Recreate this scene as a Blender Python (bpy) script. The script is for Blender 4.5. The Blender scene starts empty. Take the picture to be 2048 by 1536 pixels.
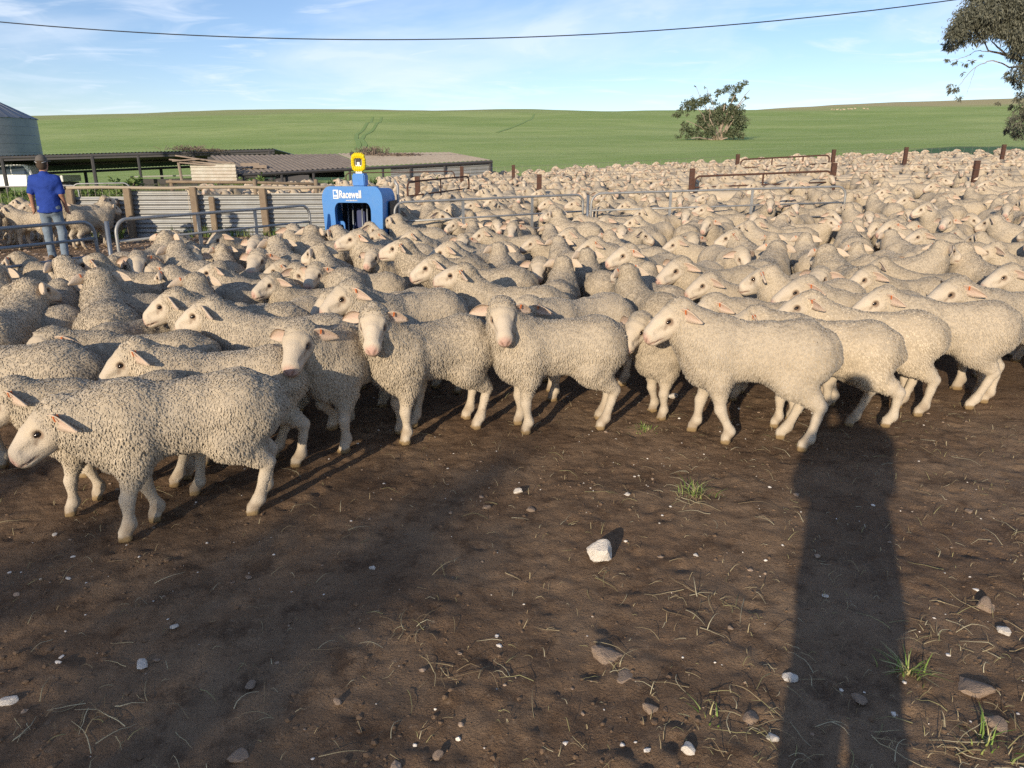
import bpy, bmesh, math, random
import numpy as np
from mathutils import Vector, Matrix

R = math.radians
SC = bpy.context.scene
COL = SC.collection
random.seed(7)

# ------------------------------------------------------------------ camera, sky, sun, exposure
CAM_H, PITCH, FPX = 1.60, R(16.9), 1462.0          # eye height, pitch below level, focal length in px of a 2048 px wide picture
cam_d = bpy.data.cameras.new('camera')
cam_d.sensor_width = 36.0
cam_d.lens = 36.0 * FPX / 2048.0
cam_d.clip_start = 0.05
cam_d.clip_end = 5000.0
cam = bpy.data.objects.new('camera', cam_d)
COL.objects.link(cam)
cam.location = (0, 0, CAM_H)
cam.rotation_euler = (math.pi / 2 - PITCH, 0, 0)
SC.camera = cam

SUN_EL, SUN_AZ = R(16.0), R(24.0)                  # shadows fall away from the camera, 25 degrees to its right
w = bpy.data.worlds.new('World')
SC.world = w
w.use_nodes = True
nt = w.node_tree
nt.nodes.clear()
N = nt.nodes.new
out = N('ShaderNodeOutputWorld')
bg = N('ShaderNodeBackground')
sky = N('ShaderNodeTexSky')
sky.sky_type = 'NISHITA'
sky.sun_disc = False
sky.sun_elevation = SUN_EL
sky.sun_rotation = math.pi + SUN_AZ
sky.altitude = 100
sky.air_density = 0.9
sky.dust_density = 0.15
sky.ozone_density = 2.6
bg.inputs['Strength'].default_value = 0.110
# thin high cloud: stretched noise over the dome, projected on a flat cloud layer
tc = N('ShaderNodeTexCoord')
sep = N('ShaderNodeSeparateXYZ')
nt.links.new(tc.outputs['Generated'], sep.inputs[0])
zz = N('ShaderNodeMath'); zz.operation = 'MAXIMUM'; zz.inputs[1].default_value = 0.02
nt.links.new(sep.outputs['Z'], zz.inputs[0])
zp = N('ShaderNodeMath'); zp.operation = 'ADD'; zp.inputs[1].default_value = 0.10
nt.links.new(zz.outputs[0], zp.inputs[0])
dx = N('ShaderNodeMath'); dx.operation = 'DIVIDE'
dy = N('ShaderNodeMath'); dy.operation = 'DIVIDE'
nt.links.new(sep.outputs['X'], dx.inputs[0]); nt.links.new(zp.outputs[0], dx.inputs[1])
nt.links.new(sep.outputs['Y'], dy.inputs[0]); nt.links.new(zp.outputs[0], dy.inputs[1])
cmb = N('ShaderNodeCombineXYZ')
nt.links.new(dx.outputs[0], cmb.inputs[0]); nt.links.new(dy.outputs[0], cmb.inputs[1])
def cloud(scale, detail, rough, dist, lo, hi, sx, sy, off):
    mp = N('ShaderNodeMapping')
    mp.inputs['Scale'].default_value = (sx, sy, 1)
    mp.inputs['Location'].default_value = off
    nt.links.new(cmb.outputs[0], mp.inputs[0])
    nz = N('ShaderNodeTexNoise')
    nz.inputs['Scale'].default_value = scale
    nz.inputs['Detail'].default_value = detail
    nz.inputs['Roughness'].default_value = rough
    nz.inputs['Distortion'].default_value = dist
    nt.links.new(mp.outputs[0], nz.inputs[0])
    mr = N('ShaderNodeMapRange')
    mr.interpolation_type = 'SMOOTHSTEP'
    mr.inputs[1].default_value = lo
    mr.inputs[2].default_value = hi
    nt.links.new(nz.outputs[0], mr.inputs[0])
    return mr.outputs[0]
c1 = cloud(0.55, 6, 0.55, 0.6, 0.45, 0.74, 1.0, 0.9, (3.1, 1.7, 0))
c2 = cloud(1.6, 5, 0.6, 1.2, 0.50, 0.76, 0.8, 1.5, (7.3, 2.2, 0))
c3 = cloud(1.1, 7, 0.62, 0.9, 0.50, 0.66, 1.0, 0.7, (2.4, 9.1, 0))
mx0 = N('ShaderNodeMath'); mx0.operation = 'MAXIMUM'
nt.links.new(c1, mx0.inputs[0]); nt.links.new(c2, mx0.inputs[1])
mx = N('ShaderNodeMath'); mx.operation = 'MULTIPLY_ADD'; mx.inputs[1].default_value = 0.38; mx.use_clamp = True
nt.links.new(c3, mx.inputs[0]); nt.links.new(mx0.outputs[0], mx.inputs[2])
sc_ = N('ShaderNodeMath'); sc_.operation = 'MULTIPLY'; sc_.inputs[1].default_value = 0.52
nt.links.new(mx.outputs[0], sc_.inputs[0])
mixc = N('ShaderNodeMixRGB')
mixc.inputs[2].default_value = (6.6, 7.1, 7.9, 1)
nt.links.new(sc_.outputs[0], mixc.inputs[0])
tint = N('ShaderNodeMixRGB'); tint.blend_type = 'MULTIPLY'; tint.inputs[0].default_value = 1.0
tint.inputs[2].default_value = (1.0, 0.95, 1.02, 1)
nt.links.new(sky.outputs[0], tint.inputs[1])
nt.links.new(tint.outputs[0], mixc.inputs[1])
nt.links.new(mixc.outputs[0], bg.inputs['Color'])
nt.links.new(bg.outputs[0], out.inputs['Surface'])

sun_d = bpy.data.lights.new('sun', 'SUN')
sun_d.energy = 3.5
sun_d.angle = R(0.53)
sun_d.color = (1.0, 0.845, 0.64)
sun = bpy.data.objects.new('sun', sun_d)
COL.objects.link(sun)
SUN_DIR = Vector((-math.sin(SUN_AZ) * math.cos(SUN_EL), -math.cos(SUN_AZ) * math.cos(SUN_EL), math.sin(SUN_EL)))
sun.rotation_euler = SUN_DIR.to_track_quat('Z', 'Y').to_euler()
sun.location = SUN_DIR * 50

vs = SC.view_settings
vs.view_transform = 'Standard'
vs.look = 'None'
vs.exposure = 0.45
vs.gamma = 1.0
vs.use_curve_mapping = False
SC.cycles.use_denoising = False
SC.cycles.max_bounces = 6
SC.cycles.diffuse_bounces = 3
SC.cycles.transparent_max_bounces = 8

# ------------------------------------------------------------------ helpers
def px_dir(px, py):
    u = (px - 1024) / FPX
    v = (768 - py) / FPX
    return Vector((u, math.cos(PITCH) + v * math.sin(PITCH), -math.sin(PITCH) + v * math.cos(PITCH)))

def at_z(px, py, z=0.0):
    """the place on the level z that is seen at this picture point"""
    d = px_dir(px, py)
    t = (z - CAM_H) / d.z
    return Vector((d.x * t, d.y * t, z))

def at_y(px, py, y):
    d = px_dir(px, py)
    t = y / d.y
    return Vector((d.x * t, y, CAM_H + d.z * t))

def to_px(p):
    x, y, z = p[0], p[1], p[2] - CAM_H
    dep = y * math.cos(PITCH) - z * math.sin(PITCH)
    up = y * math.sin(PITCH) + z * math.cos(PITCH)
    return 1024 + FPX * x / dep, 768 - FPX * up / dep, dep

def _h3(ix, iy, iz, seed):
    n = (ix * 374761393 + iy * 668265263 + iz * 2147483647 + seed * 974711) & 0xFFFFFFFF
    n = ((n ^ (n >> 13)) * 1274126177) & 0xFFFFFFFF
    n = (n ^ (n >> 16)) & 0xFFFFFF
    return n / float(0xFFFFFF)

def vnoise(p, freq, seed=0):
    """value noise in -1..1 at the points p (N,3)"""
    q = np.asarray(p, dtype=np.float64) * freq
    i = np.floor(q).astype(np.int64)
    f = q - i
    f = f * f * (3 - 2 * f)
    r = 0
    for a in (0, 1):
        for b in (0, 1):
            for c in (0, 1):
                wgt = (f[:, 0] if a else 1 - f[:, 0]) * (f[:, 1] if b else 1 - f[:, 1]) * (f[:, 2] if c else 1 - f[:, 2])
                r = r + wgt * _h3(i[:, 0] + a, i[:, 1] + b, i[:, 2] + c, seed)
    return r * 2 - 1

def fbm(p, freq, seed=0, octv=4, gain=0.5):
    s, a = 0, 1.0
    for o in range(octv):
        s = s + a * vnoise(p, freq * 2 ** o, seed + o * 17)
        a *= gain
    return s

def np_mesh(name, V, quads=None, tris=None, mats=(), col=None, smooth=True, midx=None):
    me = bpy.data.meshes.new(name)
    V = np.asarray(V, dtype=np.float32)
    nq = 0 if quads is None else len(quads)
    ntr = 0 if tris is None else len(tris)
    me.vertices.add(len(V))
    me.vertices.foreach_set('co', V.ravel())
    loops = []
    if nq: loops.append(np.asarray(quads, dtype=np.int32).ravel())
    if ntr: loops.append(np.asarray(tris, dtype=np.int32).ravel())
    L = np.concatenate(loops)
    me.loops.add(len(L))
    me.loops.foreach_set('vertex_index', L)
    me.polygons.add(nq + ntr)
    starts = np.concatenate([np.arange(nq) * 4, nq * 4 + np.arange(ntr) * 3]).astype(np.int32)
    me.polygons.foreach_set('loop_start', starts)
    me.polygons.foreach_set('use_smooth', np.full(nq + ntr, smooth, dtype=bool))
    for m in mats: me.materials.append(m)
    if midx is not None: me.polygons.foreach_set('material_index', np.asarray(midx, dtype=np.int32))
    if col is not None:
        at = me.attributes.new('Col', 'FLOAT_COLOR', 'POINT')
        c = np.ones((len(V), 4), dtype=np.float32)
        c[:, :3] = col
        at.data.foreach_set('color', c.ravel())
    me.update(calc_edges=True)
    return me

class MB:
    """collects simple shapes; build() links them as ONE mesh object"""
    def __init__(s):
        s.v, s.f, s.m = [], [], []
    def add(s, vs, fs, mi=0):
        o = len(s.v)
        s.v += [tuple(v) for v in vs]
        s.f += [tuple(i + o for i in f) for f in fs]
        s.m += [mi] * len(fs)
        return s
    def box(s, c, d, rz=0.0, mi=0, rot=None):
        x, y, z = d[0] / 2, d[1] / 2, d[2] / 2
        M = rot if rot is not None else Matrix.Rotation(rz, 3, 'Z')
        vs = [Vector(c) + M @ Vector((sx * x, sy * y, sz * z)) for sx in (-1, 1) for sy in (-1, 1) for sz in (-1, 1)]
        return s.add(vs, [(0, 1, 3, 2), (4, 6, 7, 5), (0, 4, 5, 1), (2, 3, 7, 6), (0, 2, 6, 4), (1, 5, 7, 3)], mi)
    def tube(s, pts, r, n=8, closed=False, mi=0, caps=True):
        pts = [Vector(p) for p in pts]
        rr = r if isinstance(r, (list, tuple)) else [r] * len(pts)
        rings = []
        up = None
        for i, p in enumerate(pts):
            a = pts[i - 1] if i > 0 else (pts[-1] if closed else pts[0])
            b = pts[i + 1] if i < len(pts) - 1 else (pts[0] if closed else pts[-1])
            t = (b - a)
            t = t.normalized() if t.length > 1e-9 else Vector((0, 0, 1))
            if up is None:
                up = Vector((0, 0, 1)) if abs(t.z) < 0.9 else Vector((1, 0, 0))
            side = t.cross(up)
            if side.length < 1e-6: side = t.cross(Vector((0.3, 1, 0.2)))
            side.normalize()
            up = side.cross(t).normalized()
            rings.append([p + rr[i] * (math.cos(2 * math.pi * k / n) * side + math.sin(2 * math.pi * k / n) * up) for k in range(n)])
        vs = [v for ring in rings for v in ring]
        fs = []
        m = len(rings)
        for i in range(m if closed else m - 1):
            j = (i + 1) % m
            for k in range(n):
                k2 = (k + 1) % n
                fs.append((i * n + k, i * n + k2, j * n + k2, j * n + k))
        if caps and not closed:
            fs.append(tuple(range(n - 1, -1, -1)))
            fs.append(tuple((m - 1) * n + k for k in range(n)))
        return s.add(vs, fs, mi)
    def prism(s, poly, axis_fn, d0, d1, mi=0):
        n = len(poly)
        vs = [axis_fn(p, d0) for p in poly] + [axis_fn(p, d1) for p in poly]
        fs = [tuple(range(n - 1, -1, -1)), tuple(range(n, 2 * n))]
        fs += [(i, (i + 1) % n, n + (i + 1) % n, n + i) for i in range(n)]
        return s.add(vs, fs, mi)
    def build(s, name, mat, parent=None, smooth=False, loc=None, rz=None, bevel=0):
        me = bpy.data.meshes.new(name)
        me.from_pydata(s.v, [], s.f)
        for m in (mat if isinstance(mat, (list, tuple)) else [mat]): me.materials.append(m)
        me.polygons.foreach_set('material_index', s.m)
        me.polygons.foreach_set('use_smooth', [smooth] * len(s.f))
        bm = bmesh.new(); bm.from_mesh(me)
        bmesh.ops.recalc_face_normals(bm, faces=bm.faces)
        if bevel:
            bmesh.ops.bevel(bm, geom=list(bm.edges), offset=bevel, segments=2, affect='EDGES', clamp_overlap=True)
        bm.to_mesh(me); bm.free()
        return link(name, me, parent, loc, rz)

def link(name, me, parent=None, loc=None, rz=None):
    o = bpy.data.objects.new(name, me)
    COL.objects.link(o)
    if parent is not None: o.parent = parent
    if loc is not None: o.location = loc
    if rz is not None: o.rotation_euler = (0, 0, rz)
    return o

def empty(name, loc=(0, 0, 0), rz=0.0):
    o = bpy.data.objects.new(name, None)
    o.empty_display_size = 0.1
    COL.objects.link(o)
    o.location = loc
    o.rotation_euler = (0, 0, rz)
    return o

def tag(o, label=None, cat=None, group=None, kind=None):
    if label: o['label'] = label
    if cat: o['category'] = cat
    if group: o['group'] = group
    if kind: o['kind'] = kind
    return o

def smooth_shade(o, ang=40):
    o.data.polygons.foreach_set('use_smooth', [True] * len(o.data.polygons))
    o.data.update()
    try:
        o.data.set_sharp_from_angle(angle=R(ang))
    except Exception:
        pass
    return o

# ------------------------------------------------------------------ materials
def mat(name, base=(0.5, 0.5, 0.5), rough=0.7, metal=0.0, noise=None, bump=None, attr=None, spec=0.3, rnd=0.0, coord='Object', sheen=0.0):
    """noise: (scale, amount, colour2) tints by noise; bump: list of (scale, strength, distance)"""
    m = bpy.data.materials.new(name)
    m.use_nodes = True
    t = m.node_tree
    b = t.nodes['Principled BSDF']
    b.inputs['Base Color'].default_value = (*base, 1)
    b.inputs['Roughness'].default_value = rough
    b.inputs['Metallic'].default_value = metal
    b.inputs['Specular IOR Level'].default_value = spec
    if sheen: b.inputs['Sheen Weight'].default_value = sheen
    co = t.nodes.new('ShaderNodeTexCoord')
    src = None
    if attr:
        a = t.nodes.new('ShaderNodeAttribute')
        a.attribute_name = attr
        src = a.outputs['Color']
    if noise:
        for (scale, amt, c2) in (noise if isinstance(noise, list) else [noise]):
            nz = t.nodes.new('ShaderNodeTexNoise')
            nz.inputs['Scale'].default_value = scale
            nz.inputs['Detail'].default_value = 5
            nz.inputs['Roughness'].default_value = 0.62
            t.links.new(co.outputs[coord], nz.inputs['Vector'])
            mr = t.nodes.new('ShaderNodeMapRange')
            mr.inputs[1].default_value = 0.35
            mr.inputs[2].default_value = 0.68
            mr.inputs[4].default_value = amt
            t.links.new(nz.outputs[0], mr.inputs[0])
            mx = t.nodes.new('ShaderNodeMixRGB')
            mx.inputs[1].default_value = (*base, 1)
            if src is not None: t.links.new(src, mx.inputs[1])
            mx.inputs[2].default_value = (*c2, 1)
            t.links.new(mr.outputs[0], mx.inputs[0])
            src = mx.outputs[0]
    if rnd:
        oi = t.nodes.new('ShaderNodeObjectInfo')
        mr = t.nodes.new('ShaderNodeMapRange')
        mr.inputs[3].default_value = 1 - rnd
        mr.inputs[4].default_value = 1 + rnd
        t.links.new(oi.outputs['Random'], mr.inputs[0])
        mv = t.nodes.new('ShaderNodeVectorMath'); mv.operation = 'SCALE'
        if src is not None: t.links.new(src, mv.inputs[0])
        else: mv.inputs[0].default_value = base
        t.links.new(mr.outputs[0], mv.inputs['Scale'])
        src = mv.outputs[0]
    if src is not None: t.links.new(src, b.inputs['Base Color'])
    nrm = None
    for (scale, stg, dist) in (bump or []):
        nz = t.nodes.new('ShaderNodeTexNoise')
        nz.inputs['Scale'].default_value = scale
        nz.inputs['Detail'].default_value = 4
        nz.inputs['Roughness'].default_value = 0.6
        t.links.new(co.outputs[coord], nz.inputs['Vector'])
        bp = t.nodes.new('ShaderNodeBump')
        bp.inputs['Strength'].default_value = stg
        bp.inputs['Distance'].default_value = dist
        t.links.new(nz.outputs[0], bp.inputs['Height'])
        if nrm is not None: t.links.new(nrm, bp.inputs['Normal'])
        nrm = bp.outputs[0]
    if nrm is not None: t.links.new(nrm, b.inputs['Normal'])
    return m
# ------------------------------------------------------------------ sheep
M_FLEECE = mat('fleece_wool', rough=1.0, attr='Col', spec=0.05, rnd=0.17, sheen=0.2, noise=[(2.3, 0.35, (0.40, 0.325, 0.23)), (9.0, 0.22, (0.34, 0.27, 0.18)), (80.0, 0.42, (0.28, 0.23, 0.165))])
M_SHEEP = mat('sheep_hide', rough=0.85, attr='Col', spec=0.2, rnd=0.05, bump=[(160, 0.6, 0.006), (45, .35, .010)])
M_FAR = mat('far_sheep_wool', rough=1.0, attr='Col', spec=0.05, rnd=0.16, bump=[(42, 1.0, 0.05)], noise=[(3.0, 0.25, (0.38, 0.315, 0.23)), (26, .16, (.30, .25, .18))])
M_EYE = mat('sheep_eye', (0.015, 0.010, 0.008), rough=0.12, spec=0.6)
M_TAG = mat('orange_tag', (0.60, 0.17, 0.055), rough=0.45)

def add_grey(m, col2=(.40, .35, .285)):
    t = m.node_tree; b = t.nodes['Principled BSDF']
    src = b.inputs['Base Color'].links[0].from_socket
    oi = t.nodes.new('ShaderNodeObjectInfo')
    a = t.nodes.new('ShaderNodeMath'); a.operation = 'MULTIPLY'; a.inputs[1].default_value = 7.31
    fr = t.nodes.new('ShaderNodeMath'); fr.operation = 'FRACT'
    mr = t.nodes.new('ShaderNodeMapRange'); mr.inputs[1].default_value = .35; mr.inputs[4].default_value = .55
    mx = t.nodes.new('ShaderNodeMixRGB'); mx.inputs[2].default_value = (*col2, 1)
    t.links.new(oi.outputs['Random'], a.inputs[0]); t.links.new(a.outputs[0], fr.inputs[0]); t.links.new(fr.outputs[0], mr.inputs[0])
    t.links.new(mr.outputs[0], mx.inputs[0]); t.links.new(src, mx.inputs[1]); t.links.new(mx.outputs[0], b.inputs['Base Color'])
M_MASS = mat('distant_sheep_wool', rough=1.0, attr='Col', spec=0.05, bump=[(30, .5, .03)], noise=(3.0, 0.2, (0.36, 0.30, 0.22)))
add_grey(M_FLEECE); add_grey(M_FAR)
WOOL = np.array((0.50, 0.42, 0.312)); WOOL_IN = np.array((0.56, 0.472, 0.352))
FACE = np.array((0.62, 0.525, 0.405)); PINK = np.array((0.60, 0.385, 0.31)); LEGC = np.array((0.55, 0.468, 0.36))
HOOF = np.array((0.26, 0.18, 0.09)); EARIN = np.array((0.56, 0.40, 0.32)); DARKN = np.array((0.16, 0.07, 0.05))

def cone_d(P, a, b, ra, rb, sc=None):
    a = np.asarray(a, float); b = np.asarray(b, float)
    if sc is not None:
        s = np.asarray(sc, float)
        P = P / s; a = a / s; b = b / s
    ab = b - a
    L = float(ab @ ab) + 1e-9
    t = np.clip(((P - a) @ ab) / L, 0, 1)
    d = np.linalg.norm(P - a - t[..., None] * ab, axis=-1) - (ra + (rb - ra) * t)
    return d * (float(min(sc)) if sc is not None else 1.0)

def sdf_mesh(prims, h, cuts=()):
    """prims: (a, b, ra, rb, k, scale) blended one after the other; returns vertices, quads"""
    lo = np.min([np.minimum(p[0], p[1]) - max(p[2], p[3]) * 1.1 for p in prims], axis=0) - 3 * h
    hi = np.max([np.maximum(p[0], p[1]) + max(p[2], p[3]) * 1.1 for p in prims], axis=0) + 3 * h
    n = np.ceil((hi - lo) / h).astype(int) + 1
    F = np.full(n, 0.5, dtype=np.float32)
    ax = [lo[i] + h * np.arange(n[i]) for i in range(3)]
    def block(a, b, r, mg):
        i0 = np.maximum(np.floor((np.minimum(a, b) - r * 1.1 - mg - lo) / h).astype(int), 0)
        i1 = np.minimum(np.ceil((np.maximum(a, b) + r * 1.1 + mg - lo) / h).astype(int) + 1, n)
        sl = tuple(slice(i0[i], i1[i]) for i in range(3))
        P = np.stack(np.meshgrid(ax[0][sl[0]], ax[1][sl[1]], ax[2][sl[2]], indexing='ij'), -1)
        return sl, P
    for (a, b, ra, rb, k, sc) in prims:
        sl, P = block(np.asarray(a, float), np.asarray(b, float), max(ra, rb), k + 2 * h)
        d = cone_d(P, a, b, ra, rb, sc)
        f = F[sl]
        hh = np.maximum(k - np.abs(f - d), 0) / max(k, 1e-6)
        F[sl] = np.minimum(f, d) - hh * hh * k * 0.25
    for (a, b, ra, rb, k, sc) in cuts:
        sl, P = block(np.asarray(a, float), np.asarray(b, float), max(ra, rb), k + 2 * h)
        d = -cone_d(P, a, b, ra, rb, sc)
        f = F[sl]
        hh = np.maximum(k - np.abs(f - d), 0) / max(k, 1e-6)
        F[sl] = np.maximum(f, d) + hh * hh * k * 0.25
    S = F < 0
    c = [S[i:n[0] - 1 + i, j:n[1] - 1 + j, k:n[2] - 1 + k] for i in (0, 1) for j in (0, 1) for k in (0, 1)]
    cnt = sum(x.astype(np.int8) for x in c)
    act = (cnt > 0) & (cnt < 8)
    idx = np.argwhere(act)
    cid = np.full(act.shape, -1, dtype=np.int32)
    cid[act] = np.arange(len(idx))
    offs = np.array([(i, j, k) for i in (0, 1) for j in (0, 1) for k in (0, 1)])
    vals = np.stack([F[idx[:, 0] + o[0], idx[:, 1] + o[1], idx[:, 2] + o[2]] for o in offs], 1)
    acc = np.zeros((len(idx), 3)); num = np.zeros(len(idx))
    for i in range(8):
        for j in range(i + 1, 8):
            if np.abs(offs[i] - offs[j]).sum() != 1: continue
            f0, f1 = vals[:, i], vals[:, j]
            cr = (f0 < 0) != (f1 < 0)
            t = np.where(cr, f0 / np.where(cr, f0 - f1, 1), 0)
            acc += np.where(cr[:, None], offs[i] + t[:, None] * (offs[j] - offs[i]), 0)
            num += cr
    V = lo + h * (idx + acc / num[:, None])
    Q = []
    for axn in range(3):
        s0 = [slice(None)] * 3; s1 = [slice(None)] * 3
        s0[axn] = slice(0, n[axn] - 1); s1[axn] = slice(1, n[axn])
        A, B = S[tuple(s0)], S[tuple(s1)]
        e = np.argwhere(A != B)
        u, v = (axn + 1) % 3, (axn + 2) % 3
        e = e[(e[:, u] > 0) & (e[:, v] > 0) & (e[:, u] < n[u] - 1) & (e[:, v] < n[v] - 1)]
        if not len(e): continue
        def cell(du, dv):
            q = e.copy(); q[:, u] += du; q[:, v] += dv
            return cid[q[:, 0], q[:, 1], q[:, 2]]
        q = np.stack([cell(-1, -1), cell(0, -1), cell(0, 0), cell(-1, 0)], 1)
        flip = ~A[e[:, 0], e[:, 1], e[:, 2]]
        q[flip] = q[flip][:, ::-1]
        Q.append(q)
    Q = np.concatenate(Q)
    Q = Q[(Q >= 0).all(1)]
    return V, Q

def vnormals(V, Q):
    fn = np.cross(V[Q[:, 2]] - V[Q[:, 0]], V[Q[:, 3]] - V[Q[:, 1]])
    vn = np.zeros_like(V)
    for i in range(4): np.add.at(vn, Q[:, i], fn)
    return vn / (np.linalg.norm(vn, axis=1, keepdims=True) + 1e-12), fn

def sstep(x, a, b):
    t = np.clip((x - a) / (b - a), 0, 1)
    return t * t * (3 - 2 * t)

def unit(v):
    v = np.asarray(v, float)
    return v / np.linalg.norm(v)

def neck_for(top, neck, head, scale):
    """neck pitch that puts the top of the head at this height"""
    best = None
    for d in range(-15, 66):
        a = math.sin(R(d))
        nd = np.array((math.cos(R(d)) * math.cos(R(neck[1])), math.cos(R(d)) * math.sin(R(neck[1])), a))
        v1 = unit(np.array((1.0, 0, a)) * .7 + nd * .75); v2 = unit(nd + np.array((0, 0, .12)))
        z = .605 + .138 * v1[2] + .118 * v2[2] + .035 + .01 * math.sin(R(head[0])) + .09 * math.cos(R(head[0]))
        e = abs(z * scale - top)
        if best is None or e < best[0]: best = (e, d)
    return best[1]

def sheep_parts(neck=(35, 0), head=(-30, 0), legs=(0, 0, 0, 0), lift=(0, 0, 0, 0), bend=0.0, fat=1.0, h=0.0145, hh=0.007,
                tufts=19000, seg=1, seed=0, shaggy=1.0, ear=(0.0, 0.0), tuft_r=0.0046, ear_n=(8, 5), with_legs=True):
    """meshes of one sheep, facing +x, feet on z = 0.
    neck (pitch, yaw), head (pitch, yaw) in degrees; legs: forward swing of FL FR HL HR feet; lift: their height off the ground"""
    rng = np.random.default_rng(seed)
    W = []                                               # woolly body
    fz = fat
    A = np.array
    sc = (1, 0.90 * fz, 1.0)
    W.append((A((.20, 0, .573)), A((-.26, 0, .585)), .170, .174, .05, sc))
    W.append((A((-.33, 0, .59)), A((-.37, 0, .58)), .155, .142, .08, (1, .95 * fz, 1)))
    W.append((A((.30, 0, .57)), A((.35, 0, .535)), .160, .132, .08, (1, .92 * fz, 1)))
    W.append((A((.06, 0, .535)), A((-.10, 0, .545)), .135, .130, .06, (1, 1.02 * fz, .9)))
    W.append((A((-.485, 0, .65)), A((-.535, 0, .55)), .045, .038, .05, None))     # docked tail
    npch, nyaw = R(neck[0]), R(neck[1])
    nd = A((math.cos(npch) * math.cos(nyaw), math.cos(npch) * math.sin(nyaw), math.sin(npch)))
    n0 = A((.31, 0, .605))
    nm = n0 + .138 * unit(A((1.0, 0, math.sin(npch))) * .7 + nd * .75)
    n1 = nm + .118 * unit(nd + A((0, 0, .12)))
    W.append((n0, nm, .172, .130, .10, (1, .95, 1)))
    W.append((nm, n1, .132, .093, .06, None))
    W.append((A((.33, 0, .47)), nm + A((0, 0, -.06)), .13, .07, .08, None))
    hp, hy = R(head[0]), R(head[1])
    f = A((math.cos(hp) * math.cos(hy), math.cos(hp) * math.sin(hy), math.sin(hp)))
    s = unit(np.cross((0, 0, 1), f))
    u = np.cross(f, s)
    O = n1 + A((0, 0, .035)) + f * .01
    W.append((O - f * .02 + u * .0, O + f * .012 + u * .010, .080, .070, .05, None))   # woolly poll
    Lg = []
    hoofs = []
    for i, (x0, sy) in enumerate(((.27, 1), (.27, -1), (-.36, 1), (-.36, -1))):
        dx_, lf = legs[i], lift[i]
        front = i < 2
        y = .098 * sy * (1 if front else 1.05)
        if front:
            S_ = A((x0, y * .9, .52)); E_ = A((x0 - .01 + .2 * dx_, y, .395))
            ft = A((x0 + dx_, y * .92, lf))
            K_ = (E_ * .49 + ft * .51) + A((.018 + lf * .55, 0, .02 + lf * .25))
            Pn = ft + A((-.014 - lf * .15, 0, .082))
            W.append((S_, E_, .100, .060, .08, (1, .9, 1)))
            W.append((E_, E_ * .45 + K_ * .55, .057, .042, .05, None))
            Lg.append((E_ * .45 + K_ * .55, K_, .039, .035, .03, None))
            Lg.append((K_, K_ - (K_ - Pn) * .3, .036, .027, .02, None))
            Lg.append((K_ - (K_ - Pn) * .3, Pn, .0255, .030, .02, None))
        else:
            S_ = A((-.31, y * .9, .55)); E_ = A((-.240 + .45 * dx_, y * 1.08, .43 + lf * .3))
            ft = A((x0 + dx_, y * .95, lf))
            K_ = A((-.445 + .62 * dx_ - lf * .2, y, .285 + lf * .55))
            Pn = ft + A((-.030, 0, .082))
            H_ = E_ * .28 + K_ * .72
            W.append((S_, E_, .132, .084, .12, (1, .80, 1)))
            W.append((E_, H_, .083, .053, .07, (1, .9, 1)))
            Lg.append((H_, K_, .050, .036, .03, None))
            Lg.append((K_, K_ - (K_ - Pn) * .4, .036, .028, .02, None))
            Lg.append((K_ - (K_ - Pn) * .4, Pn, .027, .031, .02, None))
        Lg.append((Pn, ft + A((.012, 0, .045)), .035, .032, .02, None))
        for q in (-1, 1):
            hoofs.append((ft + A((.0, q * .019, .020)), ft + A((.036, q * .017, .016)), .022, .016, .008, None))
    SX = .88
    def sx_(p):
        return A((p[0] * SX if p[0] < .31 else p[0] - .31 * (1 - SX), p[1], p[2]))
    W = [(sx_(p[0]), sx_(p[1])) + p[2:] for p in W]
    Lg = [(sx_(p[0]), sx_(p[1])) + p[2:] for p in Lg]
    hoofs = [(sx_(p[0]), sx_(p[1])) + p[2:] for p in hoofs]
    O = sx_(O)
    if bend:                                             # whole body curved sideways, for sheep that are turning
        def bd(p):
            return p + A((0, bend * (p[0] ** 2), 0))
        W = [(bd(p[0]), bd(p[1])) + p[2:] for p in W]
        Lg = [(bd(p[0]), bd(p[1])) + p[2:] for p in Lg]
        hoofs = [(bd(p[0]), bd(p[1])) + p[2:] for p in hoofs]
        O = bd(O)
    prims = W + Lg + hoofs if with_legs else W
    if not with_legs: Lg, hoofs = W[:1], W[:1]
    V, Q = sdf_mesh(prims, h)
    # which region a point of the body belongs to
    dW = np.min([cone_d(V, *p[:4], p[5]) for p in W], axis=0)
    dL = np.min([cone_d(V, *p[:4], p[5]) for p in Lg], axis=0)
    dH = np.min([cone_d(V, *p[:4], p[5]) for p in hoofs], axis=0)
    vn, fn = vnormals(V, Q)
    wl = sstep(dL - dW, -.012, .012)
    hf = sstep(np.minimum(dW, dL) - dH, 0.0, .008)
    amp = .006 * wl * shaggy
    V = V + vn * (amp * fbm(V + seed, 16, seed, 3))[:, None]
    colr = LEGC * (1 - wl)[:, None] + WOOL * wl[:, None]
    low = (1 - wl) * sstep(-V[:, 2], -.20, -.02) * sstep(vnoise(V, 22, seed), -.5, .5) * 1.6
    colr = colr * (1 - .40 * low[:, None]) + A((.22, .15, .09)) * .40 * low[:, None]      # muddy pasterns
    colr = colr * (1 - hf[:, None]) + HOOF * hf[:, None]
    stain = sstep(vnoise(V, 5, seed + 5), .35, .8) * wl * sstep(-V[:, 2], -.5, -.3)
    colr = colr * (1 - .3 * stain[:, None]) + A((.50, .40, .20)) * .3 * stain[:, None]
    dag = sstep(-np.linalg.norm((V - A((-.44, 0, .50))) * A((1, 1.1, .75)), axis=1), -.15, -.05) * wl * sstep(vnoise(V, 14, seed + 8), -.5, .5)
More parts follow.
